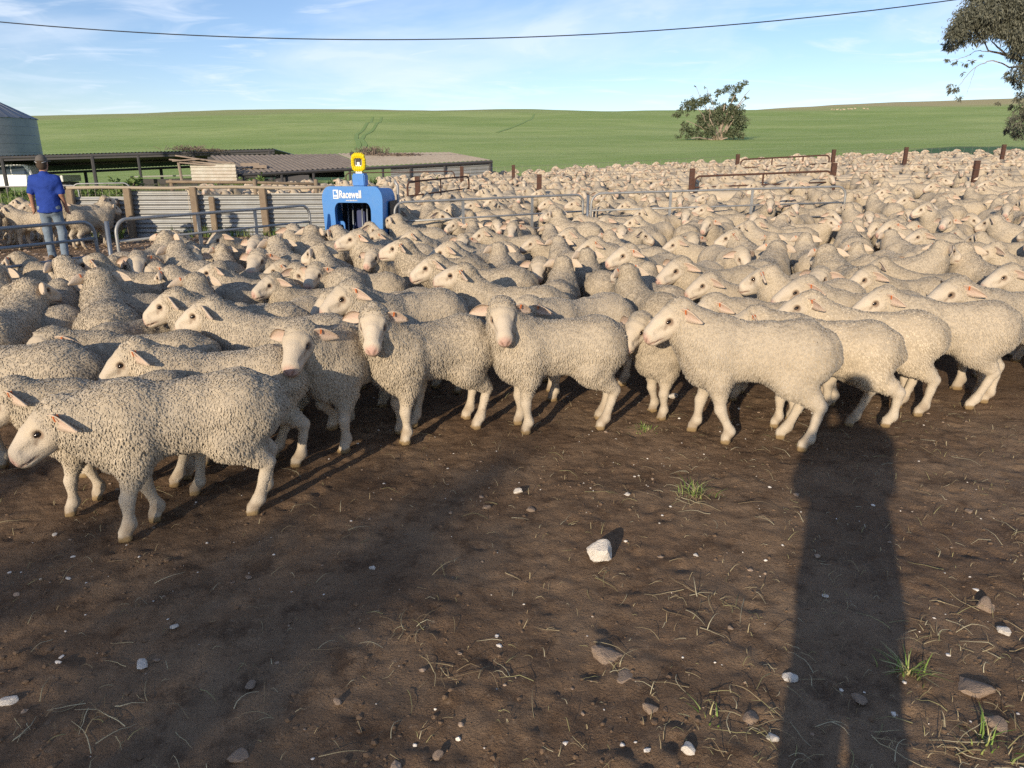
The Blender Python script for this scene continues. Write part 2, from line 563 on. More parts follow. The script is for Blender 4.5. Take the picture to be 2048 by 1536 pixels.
    colr = colr * (1 - .5 * dag[:, None]) + A((.26, .19, .11)) * .5 * dag[:, None]     # dags under the tail
    # ---- head, at a finer grid, in its own frame
    HS = 1.17
    hp_ = [((.02, 0, -.01), (.05, 0, -.005), .074, .066, .01, None),
           ((.05, 0, -.004), (.195, 0, -.022), .060, .041, .03, (1, 1.06, 1)),
           ((.12, 0, .012), (.185, 0, -.006), .036, .027, .03, None),
           ((.200, 0, -.032), (.212, 0, -.038), .039, .034, .02, (1, 1.12, 1)),
           ((.03, 0, -.058), (.190, 0, -.056), .052, .031, .03, None),
           ((.045, .038, -.036), (.09, .026, -.040), .042, .026, .025, None),
           ((.045, -.038, -.036), (.09, -.026, -.040), .042, .026, .025, None),
           ((.055, .049, .024), (.096, .044, .021), .019, .013, .015, None),
           ((.055, -.049, .024), (.096, -.044, .021), .019, .013, .015, None)]
    hc_ = [((.083, .064, .006), (.088, .063, .004), .013, .013, .008, None),
           ((.083, -.064, .006), (.088, -.063, .004), .013, .013, .008, None),
           ((.115, .072, -.022), (.175, .052, -.012), .020, .012, .02, None),
           ((.115, -.072, -.022), (.175, -.052, -.012), .020, .012, .02, None),
           ((.225, .030, -.052), (.150, .044, -.062), .0050, .0045, .004, None),
           ((.225, -.030, -.052), (.150, -.044, -.062), .0050, .0045, .004, None),
           ((.246, .010, -.034), (.236, .027, -.018), .004, .006, .005, None),
           ((.246, -.010, -.034), (.236, -.027, -.018), .004, .006, .005, None)]
    HV, HQ = sdf_mesh([(A(p[0]), A(p[1])) + p[2:] for p in hp_], hh, [(A(p[0]), A(p[1])) + p[2:] for p in hc_])
    a_, b_, c_ = HV[:, 0], HV[:, 1], HV[:, 2]
    hcol = np.tile(FACE, (len(HV), 1))
    pk = sstep(a_, .216, .240) * sstep(c_, -.052, -.036)
    pk = np.maximum(pk, .35 * sstep(-np.abs(c_ + .052), -.014, -.004) * sstep(a_, .15, .21))
    hcol = hcol * (1 - pk[:, None]) + PINK * pk[:, None]
    nosd = np.minimum(cone_d(HV, (.246, .008, -.040), (.238, .026, -.018), .001, .003), cone_d(HV, (.246, -.008, -.040), (.238, -.026, -.018), .001, .003))
    nk = sstep(-nosd, -.0055, -.001) * .75
    mth = sstep(-np.abs(c_ + .053 - (a_ - .225) * .13), -.0075, -.003) * sstep(a_, .140, .160) * .6
    nk = np.maximum(nk, mth)
    hcol = hcol * (1 - nk[:, None]) + DARKN * nk[:, None]
    eyd = np.minimum(np.linalg.norm(HV - A((.086, .060, .005)), axis=1), np.linalg.norm(HV - A((.086, -.060, .005)), axis=1))
    ek = sstep(-eyd, -.030, -.016) * .85
    tr_ = np.minimum(cone_d(HV, (.098, .056, .0), (.125, .046, -.020), .004, .003), cone_d(HV, (.098, -.056, .0), (.125, -.046, -.020), .004, .003))
    ek = np.maximum(ek, sstep(-tr_, -.008, .0) * .55)
    hcol = hcol * (1 - ek[:, None]) + A((.20, .125, .085)) * ek[:, None]
    hn = .5 + .5 * vnoise(HV + seed, 42, seed + 4)
    hcol = hcol * (1 - .16 * hn[:, None]) + A((.46, .37, .25)) * .16 * hn[:, None]
    brw = sstep(c_, .0, .04) * sstep(-a_, -.15, -.08) * .35
    hcol = hcol * (1 - brw[:, None]) + A((.55, .44, .29)) * brw[:, None]
    wk = sstep(-a_ + .25 * np.abs(b_) + .30 * np.abs(c_ + .01) - .15 * c_, -.060, -.020) * .95        # fleece creeping onto the brow and cheeks
    hcol = hcol * (1 - .5 * wk[:, None]) + WOOL * .5 * wk[:, None]
    HV0 = HV
    HV = HV * HS * A((.93, 1.0, 1.0))
    Hw = O + HV[:, :1] * f + HV[:, 1:2] * s + HV[:, 2:3] * u
    Vs, Qs, Cs = [V, Hw], [Q, HQ + len(V)], [colr, hcol]
    base = len(V) + len(HV)
    # ---- ears: cupped leaves with thickness
    ears = []
    for sd in (1, -1):
        dr = ear[0] if sd > 0 else ear[1]
        e0 = (f * .002 + s * (.068 * sd) + u * .014) * HS
        fh = unit(A((f[0], f[1], 0)))
        ed = unit(-fh * .42 + s * (sd * .92) + A((0, 0, -.10 + dr)))     # outward, a little back
        ew = unit(A((0, 0, .95)) + fh * .30)                             # across the ear
        ew = unit(ew - ed * (ew @ ed))
        en = np.cross(ed, ew) * sd
        NU, NV_ = ear_n
        g = []
        for lay in (0, 1):
            for i in range(NU):
                t = i / (NU - 1)
                wd = .044 * (math.sin(math.pi * min(1, .22 + t * .77)) ** .9) * (1 - .38 * t) + .003
                for j in range(NV_):
                    v = (j / (NV_ - 1)) * 2 - 1
                    p = e0 + ed * (.150 * t) + ew * (wd * v) + en * ((.018 * (v * v - .3)) * (1 - .5 * t) - .02 * t * t) + A((0, 0, -.03 * t * t)) + en * (.003 if lay else -.003)
                    g.append(p)
        g = A(g)
        q = []
        for lay in (0, 1):
            o_ = lay * NU * NV_
            for i in range(NU - 1):
                for j in range(NV_ - 1):
                    k = o_ + i * NV_ + j
                    qq = (k, k + 1, k + NV_ + 1, k + NV_)
                    q.append(qq if (lay == 0) == (sd > 0) else qq[::-1])
        o2 = NU * NV_
        rim = [i * NV_ for i in range(NU)] + [(NU - 1) * NV_ + j for j in range(1, NV_)] + [i * NV_ + NV_ - 1 for i in range(NU - 2, -1, -1)]
        for k in range(len(rim) - 1):
            q.append((rim[k], rim[k + 1], rim[k + 1] + o2, rim[k] + o2))
        ev = O + g
        ec = np.tile(FACE * A((1.0, .95, .92)), (len(g), 1))
        inner = np.zeros(len(g)); inner[NU * NV_:] = 1
        tt = np.tile(np.repeat(np.linspace(0, 1, NU), NV_), 2)
        vv = np.tile(np.tile(np.abs(np.linspace(-1, 1, NV_)), NU), 2)
        ink = inner * (1 - .75 * vv) * (1 - .4 * tt)
        ec = ec * (1 - ink[:, None]) + EARIN * ink[:, None]
        Vs.append(ev); Qs.append(A(q) + base); Cs.append(ec)
        base += len(ev)
        ears.append((O, e0, ed, ew, en))
    BV, BQ, BC = np.concatenate(Vs), np.concatenate(Qs), np.concatenate(Cs)
    body = np_mesh('sheep_body', BV, quads=BQ, mats=[M_SHEEP if tufts else M_FAR], col=BC)
    out_ = {'body': body, 'poll': O + u * .07, 'top': float((O + u * .09)[2])}
    # ---- eyes
    def ball(c, r):
        nu, nv = 8, 6
        vs = []
        for i in range(nv + 1):
            for j in range(nu):
                th, ph = math.pi * i / nv, 2 * math.pi * j / nu
                vs.append(A(c) + r * A((1.25 * math.sin(th) * math.cos(ph), .8 * math.sin(th) * math.sin(ph), .66 * math.cos(th))))
        qs = [(i * nu + j, i * nu + (j + 1) % nu, (i + 1) * nu + (j + 1) % nu, (i + 1) * nu + j) for i in range(nv) for j in range(nu)]
        vs = A(vs) * HS * A((.93, 1.0, 1.0))
        return O + vs[:, :1] * f + vs[:, 1:2] * s + vs[:, 2:3] * u, qs
    out_['eyes'] = []
    for sd in (1, -1):
        ev, eq = ball((.090, .0540 * sd, .005), .0135)
        out_['eyes'].append(np_mesh('eye', ev, quads=eq, mats=[M_EYE]))
    # ---- orange tag clipped round the sheep's own left ear
    O_, e0, ed, ew, en = ears[0]
    tv = []
    pr = [(-.019, .014), (-.019, -.010), (.008, -.010), (.008, -.007), (-.016, -.007), (-.016, .010), (.008, .010), (.008, .014)]
    for t in (.036, .045):
        for (a, b) in pr:
            tv.append(e0 + ed * t + ew * (-a + .012) + en * b)
    tv = A(tv)
    n_ = len(pr)
    tq = [(i, (i + 1) % n_, n_ + (i + 1) % n_, n_ + i) for i in range(n_)] + [(0, 1, 4, 5), (1, 2, 3, 4), (0, 5, 6, 7), (n_ + 5, n_ + 4, n_ + 1, n_), (n_ + 4, n_ + 3, n_ + 2, n_ + 1), (n_ + 7, n_ + 6, n_ + 5, n_)]
    out_['tag'] = np_mesh('ear_tag', O + tv, quads=tq, mats=[M_TAG], smooth=False)
    # ---- fleece: bent locks that lean together in staples
    if tufts:
        HN, Hfn = vnormals(HV, HQ)
        allV = np.concatenate([V, Hw]); allQ = np.concatenate([Q, HQ + len(V)])
        headm = np.concatenate([np.zeros(len(V)), np.ones(len(HV))])
        dhead = cone_d(V, O + f * .075, O + f * .24 - u * .03, .085, .05)
        wv = np.concatenate([np.maximum(wl, .45 * sstep(V[:, 2], .06, .12)) * (1 - hf) * sstep(dhead, .0, .02), np.clip(wk * 1.6 - .6, 0, 1)])
        avn, afn = vnormals(allV, allQ)
        ar = np.linalg.norm(afn, axis=1)
        fm = wv[allQ].mean(1)
        pw = ar * np.where(fm > .15, fm, 0)
        pw /= pw.sum()
        pick = rng.choice(len(allQ), tufts, p=pw)
        uv = rng.random((tufts, 2))
        q4 = allV[allQ[pick]]
        P = (q4[:, 0] * ((1 - uv[:, :1]) * (1 - uv[:, 1:])) + q4[:, 1] * (uv[:, :1] * (1 - uv[:, 1:])) + q4[:, 2] * (uv[:, :1] * uv[:, 1:]) + q4[:, 3] * ((1 - uv[:, :1]) * uv[:, 1:]))
        nn = avn[allQ[pick]].mean(1)
        nn /= np.linalg.norm(nn, axis=1, keepdims=True)
        hm = headm[allQ[pick]].mean(1)
        lm = 1 - np.concatenate([wl, np.ones(len(HV))])[allQ[pick]].mean(1)
        zz_ = P[:, 2]
        top = sstep(nn[:, 2], .35, .85)
        ln = (.0165 * (1 - top) + .0125 * top) * shaggy * rng.uniform(.75, 1.25, tufts)
        ln = ln * (1 - .55 * hm) * (1 - .55 * lm) * (1 - .35 * sstep(-zz_, -.36, -.24))
        cs = .0125
        ci = np.floor(P / cs + .5 * vnoise(P, 25, seed + 3)[:, None]).astype(np.int64)
        cj = np.stack([_h3(ci[:, 0], ci[:, 1], ci[:, 2], seed + 9 + k) for k in range(3)], 1)
        cen = (ci + .2 + .6 * cj) * cs
        g_ = A((-.18, 0, -1.0))
        rt_ = (cj - .5) + rng.normal(0, .25, (tufts, 3)) + A((-.25, 0, 0))
        rt_ -= nn * (rt_ * nn).sum(1, keepdims=True)
        rt_ /= np.linalg.norm(rt_, axis=1, keepdims=True) + 1e-9
        dr = rt_ * (.95 * top)[:, None] + nn * (.36 - .06 * top)[:, None] + g_ * (.95 * (1 - top))[:, None] + (cj - .5) * .30 + rng.normal(0, .10, (tufts, 3))
        dr /= np.linalg.norm(dr, axis=1, keepdims=True)
        off = cen - P
        off -= nn * (off * nn).sum(1, keepdims=True)
        tip = P + dr * ln[:, None] + off * .35
        mid = P + (nn * .50 + dr * .50) * ln[:, None] * .55 + off * .18
        P = P - nn * .004
        ax_ = tip - P
        s1 = np.cross(ax_, rng.normal(0, 1, (tufts, 3)))
        s1 /= np.linalg.norm(s1, axis=1, keepdims=True) + 1e-9
        s2 = np.cross(ax_ / (np.linalg.norm(ax_, axis=1, keepdims=True) + 1e-9), s1)
        r0 = tuft_r * rng.uniform(.8, 1.3, tufts) * (1 - .4 * hm) * (1 - .4 * lm)
        ring = []
        for k in range(3):
            an = 2 * math.pi * k / 3
            ring.append(math.cos(an) * s1 + math.sin(an) * s2)
        if seg == 2:
            vv = [P + r0[:, None] * ring[k] for k in range(3)] + [mid + (r0 * .85)[:, None] * ring[k] for k in range(3)] + [tip]
            TV = np.stack(vv, 1).reshape(-1, 3)
            b0 = np.arange(tufts)[:, None] * 7
            TQ = np.concatenate([b0 + A([[k, (k + 1) % 3, 3 + (k + 1) % 3, 3 + k]]) for k in range(3)])
            TT = np.concatenate([b0 + A([[3 + k, 3 + (k + 1) % 3, 6]]) for k in range(3)])
            nv = 7
        else:
            sdv = np.cross(dr, nn) + rng.normal(0, .18, (tufts, 3))
            sdv -= nn * (sdv * nn).sum(1, keepdims=True)
            sdv /= np.linalg.norm(sdv, axis=1, keepdims=True) + 1e-9
            wv_ = (r0 * 1.05)[:, None] * sdv
            vv = [P - wv_, P + wv_, mid + wv_ * .85, mid - wv_ * .85, tip]
            TV = np.stack(vv, 1).reshape(-1, 3)
            b0 = np.arange(tufts)[:, None] * 5
            TQ = b0 + A([[0, 1, 2, 3]])
            TT = b0 + A([[3, 2, 4]])
            nv = 5
        br = .70 + .52 * cj[:, :1] + rng.uniform(-.06, .06, (tufts, 1))
        tc_ = WOOL_IN * br
        tc_ = tc_ * (1 - .45 * hm[:, None]) + FACE * .45 * hm[:, None]
        tc_ = tc_ * (1 - lm[:, None]) + LEGC * lm[:, None]
        st = sstep(vnoise(P, 5, seed + 5), .35, .8) * sstep(-P[:, 2], -.5, -.3)
        tc_ = tc_ * (1 - .3 * st[:, None]) + A((.50, .40, .20)) * .3 * st[:, None]
        dg_ = sstep(-np.linalg.norm((P - A((-.44, 0, .50))) * A((1, 1.1, .75)), axis=1), -.15, -.05) * sstep(vnoise(P, 14, seed + 8), -.5, .5)
        tc_ = tc_ * (1 - .5 * dg_[:, None]) + A((.26, .19, .11)) * .5 * dg_[:, None]
        pt = sstep(vnoise(P, 7, seed + 31), .15, .75)
        tc_ = tc_ * (1 - .20 * pt[:, None]) + A((.34, .28, .20)) * .20 * pt[:, None]
        TC = np.repeat(tc_, nv, axis=0)
        fm_ = np_mesh('fleece', TV, quads=TQ, tris=TT, mats=[M_FLEECE], col=TC, smooth=True)
        cur = np.empty(len(TV) * 3, np.float32); fm_.vertices.foreach_get('normal', cur); cur = cur.reshape(-1, 3)
        nb = np.repeat(nn, nv, axis=0) * .72 + cur * .40
        nb /= np.linalg.norm(nb, axis=1, keepdims=True) + 1e-9
        fm_.normals_split_custom_set_from_vertices(nb.astype(np.float32))
        out_['fleece'] = fm_
    return out_

def put_sheep(parts, x, y, z, rz, scale=1.0, tagged=True):
    o = link('sheep', parts['body'], None, (x, y, z), rz)
    rv = random.Random(int(x * 977) + int(y * 353))
    o.scale = (scale * rv.uniform(.94, 1.06), scale * rv.uniform(.90, 1.10), scale * rv.uniform(.96, 1.04))
    if 'fleece' in parts: link('fleece', parts['fleece'], o)
    if 'eyes' in parts and parts.get('show_eyes', True):
        for e in parts['eyes']: link('eye', e, o)
    if tagged and parts.get('show_tag', True): link('ear_tag', parts['tag'], o)
    return o
# ------------------------------------------------------------------ the land
YK = np.array([-80, 10, 14, 20, 30, 45, 60, 90, 120, 200, 300, 420, 520, 700, 1000, 1600], float)
UK = np.array([-0.75, -0.30, 0.0, 0.20, 0.37, 0.75])
ZK = np.array([
    [0, 0, .01, .0, -.06, -.20, .0, 1.2, 3.0, 8.0, 15.5, 24.3, 26.5, 22, 10, 0],
    [0, 0, .03, .10, .28, .60, 1.1, 2.4, 4.2, 10.2, 19.3, 29.1, 31.0, 24, 12, 0],
    [0, 0, .05, .16, .36, .72, 1.4, 3.0, 4.9, 10.8, 19.5, 28.3, 30.5, 26, 14, 0],
    [0, 0, .10, .30, .62, 1.05, 1.8, 3.2, 4.9, 10.5, 19.0, 28.0, 32.0, 38, 34, 10],
    [0, 0, .17, .48, .95, 1.5, 2.2, 3.5, 4.95, 10.0, 18.0, 28.8, 36.5, 49.6, 50, 20],
    [0, 0, .20, .60, 1.25, 2.1, 2.9, 4.4, 6.2, 12.0, 20.5, 32.5, 42.0, 58.6, 60, 30]])
_YD = np.linspace(-80, 1600, 3361)
_ZD = []
for r_ in ZK:
    z_ = np.interp(_YD, YK, r_)
    for win in (9, 41):
        sm = np.convolve(np.pad(z_, win // 2, mode='edge'), np.ones(win) / win, mode='valid')
        wt = sstep(_YD, 10, 16) if win == 9 else sstep(_YD, 45, 110)
        z_ = z_ * (1 - wt) + sm * wt
    _ZD.append(z_)
_ZD = np.array(_ZD)
_UD = np.linspace(-0.8, 0.8, 161)
_W = np.stack([np.interp(_UD, UK, np.eye(len(UK))[k]) for k in range(len(UK))], 1)
_ker = np.ones(17) / 17
_W = np.stack([np.convolve(np.pad(_W[:, k], 8, mode='edge'), _ker, mode='valid') for k in range(len(UK))], 1)

def ground_z(x, y):
    x = np.atleast_1d(np.asarray(x, float)); y = np.atleast_1d(np.asarray(y, float))
    uu = np.clip(x / np.maximum(y, 6.0), -0.8, 0.8)
    z = 0
    for k in range(len(UK)):
        z = z + np.interp(uu, _UD, _W[:, k]) * np.interp(y, _YD, _ZD[k])
    return z

def gz(x, y):
    return float(ground_z(x, y)[0])

def on_ground(px, py, y0=1.0, y1=900.0):
    """where the line of sight through a picture point meets the land"""
    d = px_dir(px, py)
    ys = np.concatenate([np.arange(y0, 60, .05), np.arange(60, y1, .5)])
    t = ys / d.y
    hgt = CAM_H + d.z * t - ground_z(d.x * t, ys)
    k = np.argmax(hgt < 0)
    return Vector((d.x * t[k], ys[k], float(ground_z(d.x * t[k], ys[k])[0])))

def grow(a, step, lim, f):
    o = []
    while a < lim:
        a += step; step *= f
        o.append(a)
    return o
xs = list(np.arange(-2.9, 2.91, 0.0175))
side = grow(2.9, 0.03, 1100, 1.11)
XS = np.array([-v for v in side[::-1]] + xs + side)
YS = np.array(list(-np.array(grow(-1.2, .3, 70, 1.3)[::-1])) + list(np.arange(1.3, 4.9, 0.0175)) + grow(4.9, .03, 1500, 1.05))
GX, GY = np.meshgrid(XS, YS)
gzv = ground_z(GX.ravel(), GY.ravel())
P3 = np.stack([GX.ravel(), GY.ravel(), np.zeros(GX.size)], 1)
nearw = sstep(-P3[:, 1], -9, -4.5) * sstep(-np.abs(P3[:, 0]), -6, -3.2)
trod = fbm(P3, 2.2, 11, 3) * .012 + fbm(P3, 9, 12, 3) * .005 + fbm(P3, 24, 13, 2) * .0035
rgp = np.random.default_rng(77)
for k_ in range(800):                                   # cloven hoof prints pressed into the mud
    hy = 1.35 + 3.6 * rgp.random(); hx = rgp.uniform(-.8, .8) * (hy + .3); an = rgp.uniform(0, 6.28); dp = rgp.uniform(.003, .009)
    for q in (-.013, .013):
        cx, cy = hx - math.sin(an) * q, hy + math.cos(an) * q
        i0, i1 = np.searchsorted(YS, (cy - .09, cy + .09)); j0, j1 = np.searchsorted(XS, (cx - .09, cx + .09))
        if i1 <= i0 or j1 <= j0: continue
        dx_, dy_ = GX[i0:i1, j0:j1] - cx, GY[i0:i1, j0:j1] - cy
        a_, b_ = dx_ * math.cos(an) + dy_ * math.sin(an), -dx_ * math.sin(an) + dy_ * math.cos(an)
        e = (a_ / .040) ** 2 + (b_ / .018) ** 2
        prof = -np.exp(-e * 1.1) + .38 * np.exp(-((np.sqrt(e) - 1.7) ** 2) * 3.0)
        trod.reshape(GX.shape)[i0:i1, j0:j1] += dp * prof
gzv = gzv + trod * nearw
fieldw = sstep(P3[:, 1], 60, 140)
gzv = gzv + fieldw * .6 * fbm(P3, .02, 14, 3)
GV = np.stack([GX.ravel(), GY.ravel(), gzv], 1)
nx_, ny_ = len(XS), len(YS)
ii = (np.arange(ny_ - 1)[:, None] * nx_ + np.arange(nx_ - 1)[None, :]).ravel()
GQ = np.stack([ii, ii + 1, ii + nx_ + 1, ii + nx_], 1)
fy = GV[GQ].mean(1)
far_edge = 39.0 + 3.0 * np.sin(fy[:, 0] * .05) - 9.0 * sstep(-fy[:, 0], 2, 14)
isfield = fy[:, 1] > far_edge

def sub_mesh(name, keep, m):
    q = GQ[keep]
    used = np.unique(q)
    remap = np.full(len(GV), -1); remap[used] = np.arange(len(used))
    me = np_mesh(name, GV[used], quads=remap[q], mats=[m])
    return link(name, me)

def mud_material():
    m = bpy.data.materials.new('trodden_mud')
    m.use_nodes = True
    t = m.node_tree; b = t.nodes['Principled BSDF']
    L = t.links.new
    def nz(scale, det=6, rough=.62, dist=0):
        n = t.nodes.new('ShaderNodeTexNoise')
        n.inputs['Scale'].default_value = scale; n.inputs['Detail'].default_value = det
        n.inputs['Roughness'].default_value = rough; n.inputs['Distortion'].default_value = dist
        L(co.outputs['Object'], n.inputs['Vector'])
        return n.outputs[0]
    def mr(s, a, b_, c=0.0, d=1.0):
        n = t.nodes.new('ShaderNodeMapRange'); n.interpolation_type = 'SMOOTHSTEP'
        n.inputs[1].default_value = a; n.inputs[2].default_value = b_; n.inputs[3].default_value = c; n.inputs[4].default_value = d
        L(s, n.inputs[0]); return n.outputs[0]
    def mix(fac, c1, c2):
        n = t.nodes.new('ShaderNodeMixRGB')
        L(fac, n.inputs[0])
        for i, c in ((1, c1), (2, c2)):
            if isinstance(c, tuple): n.inputs[i].default_value = (*c, 1)
            else: L(c, n.inputs[i])
        return n.outputs[0]
    def mul(a, b_):
        n = t.nodes.new('ShaderNodeMath'); n.operation = 'MULTIPLY'
        L(a, n.inputs[0])
        if isinstance(b_, float): n.inputs[1].default_value = b_
        else: L(b_, n.inputs[1])
        return n.outputs[0]
    co = t.nodes.new('ShaderNodeTexCoord')
    c = mix(mr(nz(1.3), .38, .66), (.225, .142, .083), (.33, .222, .135))
    c = mix(mul(mr(nz(.8, 6, .65), .44, .64), .55), c, (.135, .083, .049))
    c = mix(mul(mr(nz(6.5, 6, .7), .47, .68), .8), c, (.105, .062, .035))
    c = mix(mul(mr(nz(38, 4, .7), .55, .72), .55), c, (.36, .26, .175))
    c = mix(mul(mr(nz(160, 3, .7), .62, .72), .6), c, (.42, .33, .24))
    # chaff and gravel litter farther back, green weeds round the sheds
    sp = t.nodes.new('ShaderNodeSeparateXYZ'); L(co.outputs['Object'], sp.inputs[0])
    far = mr(sp.outputs['Y'], 9.5, 12.0)
    c = mix(mul(mul(far, mr(nz(11, 5, .7), .47, .62)), .8), c, (.36, .26, .17))
    weed = mul(mr(sp.outputs['Y'], 17.5, 22.0), mr(sp.outputs['X'], 0.0, -5.0))
    c = mix(mul(weed, mr(nz(.55, 5, .6), .36, .52)), c, mix(mr(nz(7, 5), .4, .65), (.045, .085, .018), (.115, .16, .04)))
    L(c, b.inputs['Base Color'])
    L(mr(nz(2.2), .4, .7, .62, .95), b.inputs['Roughness'])
    b.inputs['Specular IOR Level'].default_value = .22
    n1 = t.nodes.new('ShaderNodeBump'); n1.inputs['Strength'].default_value = .95; n1.inputs['Distance'].default_value = .030
    L(nz(24, 6, .68), n1.inputs['Height'])
    n2 = t.nodes.new('ShaderNodeBump'); n2.inputs['Strength'].default_value = .9; n2.inputs['Distance'].default_value = .010
    L(nz(120, 4, .7), n2.inputs['Height']); L(n1.outputs[0], n2.inputs['Normal'])
    L(n2.outputs[0], b.inputs['Normal'])
    return m

def field_material():
    m = bpy.data.materials.new('green_pasture')
    m.use_nodes = True
    t = m.node_tree; b = t.nodes['Principled BSDF']
    L = t.links.new
    co = t.nodes.new('ShaderNodeTexCoord')
    def nz(scale, det=6, rough=.6, sx=1, sy=1):
        mp = t.nodes.new('ShaderNodeMapping'); mp.inputs['Scale'].default_value = (sx, sy, 1)
        L(co.outputs['Object'], mp.inputs[0])
        n = t.nodes.new('ShaderNodeTexNoise')
        n.inputs['Scale'].default_value = scale; n.inputs['Detail'].default_value = det; n.inputs['Roughness'].default_value = rough
        L(mp.outputs[0], n.inputs['Vector'])
        return n.outputs[0]
    def mr(s, a, b_, c=0.0, d=1.0):
        n = t.nodes.new('ShaderNodeMapRange'); n.interpolation_type = 'SMOOTHSTEP'
        n.inputs[1].default_value = a; n.inputs[2].default_value = b_; n.inputs[3].default_value = c; n.inputs[4].default_value = d
        L(s, n.inputs[0]); return n.outputs[0]
    def mix(fac, c1, c2):
        n = t.nodes.new('ShaderNodeMixRGB')
        L(fac, n.inputs[0])
        for i, c in ((1, c1), (2, c2)):
            if isinstance(c, tuple): n.inputs[i].default_value = (*c, 1)
            else: L(c, n.inputs[i])
        return n.outputs[0]
    def mul(a, b_):
        n = t.nodes.new('ShaderNodeMath'); n.operation = 'MULTIPLY'
        L(a, n.inputs[0])
        if isinstance(b_, float): n.inputs[1].default_value = b_
        else: L(b_, n.inputs[1])
        return n.outputs[0]
    c = mix(mr(nz(.035, 7, .65, .6, 1), .36, .64), (.30, .405, .125), (.42, .50, .19))
    c = mix(mul(mr(nz(.16, 7, .7, .5, 1.1), .46, .68), .6), c, (.22, .335, .09))
    c = mix(mul(mr(nz(1.0, 6, .75, .7, 1), .46, .66), .5), c, (.42, .46, .215))
    sp = t.nodes.new('ShaderNodeSeparateXYZ'); L(co.outputs['Object'], sp.inputs[0])
    # dry grass on the tops
    ad = t.nodes.new('ShaderNodeMath'); ad.operation = 'MULTIPLY_ADD'
    L(nz(.02, 4, .6), ad.inputs[0]); ad.inputs[1].default_value = 90.0; L(sp.outputs['Y'], ad.inputs[2])
    dry = mul(mr(ad.outputs[0], 425, 500), mr(sp.outputs['X'], 40, 140))
    dryl = mul(mul(mr(ad.outputs[0], 330, 400), mr(sp.outputs['X'], 60, -60)), mr(nz(.05, 5, .65, .3, 1), .34, .60, .25, .75))
    c = mix(dryl, c, (.42, .385, .20))
    c = mix(mul(dry, .85), c, (.52, .43, .24))
    L(c, b.inputs['Base Color'])
    b.inputs['Roughness'].default_value = 1.0
    b.inputs['Specular IOR Level'].default_value = .05
    bp = t.nodes.new('ShaderNodeBump'); bp.inputs['Strength'].default_value = .6; bp.inputs['Distance'].default_value = .16
    L(nz(2.2, 6, .7, .6, 1), bp.inputs['Height']); L(bp.outputs[0], b.inputs['Normal'])
    return m

M_MUD = mud_material(); M_FIELD = field_material()
g_ = sub_mesh('ground', ~isfield, M_MUD); tag(g_, kind='structure')
g_ = sub_mesh('hill', isfield, M_FIELD); tag(g_, kind='structure')
# ------------------------------------------------------------------ the flock
POSES = [dict(neck=(46, 0), head=(-26, 0), legs=(.06, -.05, -.04, .05)),
         dict(neck=(66, 4), head=(-12, 5), legs=(0, .03, .03, -.04)),
         dict(neck=(50, 26), head=(-24, 62), legs=(.04, 0, .05, 0)),
         dict(neck=(50, -26), head=(-24, -58), legs=(-.04, .05, 0, .05)),
         dict(neck=(24, 6), head=(-36, 8), legs=(.08, -.06, -.06, .07)),
         dict(neck=(60, 14), head=(-16, 30), legs=(0, .05, .04, -.03)),
         dict(neck=(56, -12), head=(-20, -28), legs=(.05, 0, -.03, .03))]
HI = [sheep_parts(seed=20 + i, fat=1.0 + .05 * ((i * 7) % 3 - 1), **p) for i, p in enumerate(POSES)]
MID = [sheep_parts(seed=40 + i, fat=1.0 + .06 * ((i * 5) % 3 - 1), h=.015, hh=.009, tufts=7500, tuft_r=.0074, **p) for i, p in enumerate(POSES)]
FAR = [sheep_parts(seed=60 + i, h=.024, hh=.014, tufts=0, **p) for i, p in enumerate(POSES)]
TINY = [sheep_parts(seed=80 + i, h=.062, hh=.028, tufts=0, with_legs=False, ear_n=(4, 3), **POSES[k]) for i, k in enumerate((0, 1, 2, 6))]
for p in FAR: p['show_eyes'] = False

SHEEP = []          # dicts: obj, x, y, heading, px, py
def body_pts(x, y, hd, s=1.0):
    c, n = math.cos(hd), math.sin(hd)
    return [(x + c * a * s, y + n * a * s) for a in (-.31, -.1, .1, .29)]

def put(parts, x, y, hd, scale=1.0, label=None, group='sheep crowded in the yard', tagged=True):
    o = put_sheep(parts, x, y, gz(x, y), hd, scale, tagged)
    tag(o, label, 'sheep', group)
    hx, hy_ = parts['poll'][0] * scale, parts['poll'][1] * scale
    hp = (x + math.cos(hd) * hx - math.sin(hd) * hy_, y + math.sin(hd) * hx + math.cos(hd) * hy_, gz(x, y) + parts['top'] * scale)
    SHEEP.append(dict(o=o, x=x, y=y, hd=hd, s=scale, px=to_px(hp), lab=bool(label), parts=parts))
    return o

def by_feet(ff, hf, dx=0.0):
    a, b = at_z(*ff), at_z(*hf)
    hd = math.atan2(a.y - b.y, a.x - b.x)
    m = b + (a - b) * (.36 / .63)
    return m.x, m.y, hd

def by_top(px, py, hd, z=.765, along=0.0):
    p = at_z(px, py, z)
    h_ = R(hd)
    return p.x + math.cos(h_) * along, p.y + math.sin(h_) * along, h_

def front(ff=None, hf=None, top=None, pos=None, label='', parts=None, scale=1.0, hd=None, headtop=None, shift=0.0, **pose):
    if ff is not None:
        x, y, h_ = by_feet(ff, hf)
        if hd is not None: h_ = R(hd)
    elif pos is not None:
        x, y, h_ = pos[0], pos[1], R(hd)
    else:
        x, y, h_ = by_top(top[0], top[1], top[2], .775 * scale, top[3])
    x += shift
    if headtop: pose['neck'] = (neck_for(headtop, pose['neck'], pose['head'], scale), pose['neck'][1])
    p = parts or sheep_parts(**pose)
    return put(p, x, y, h_, scale, label)

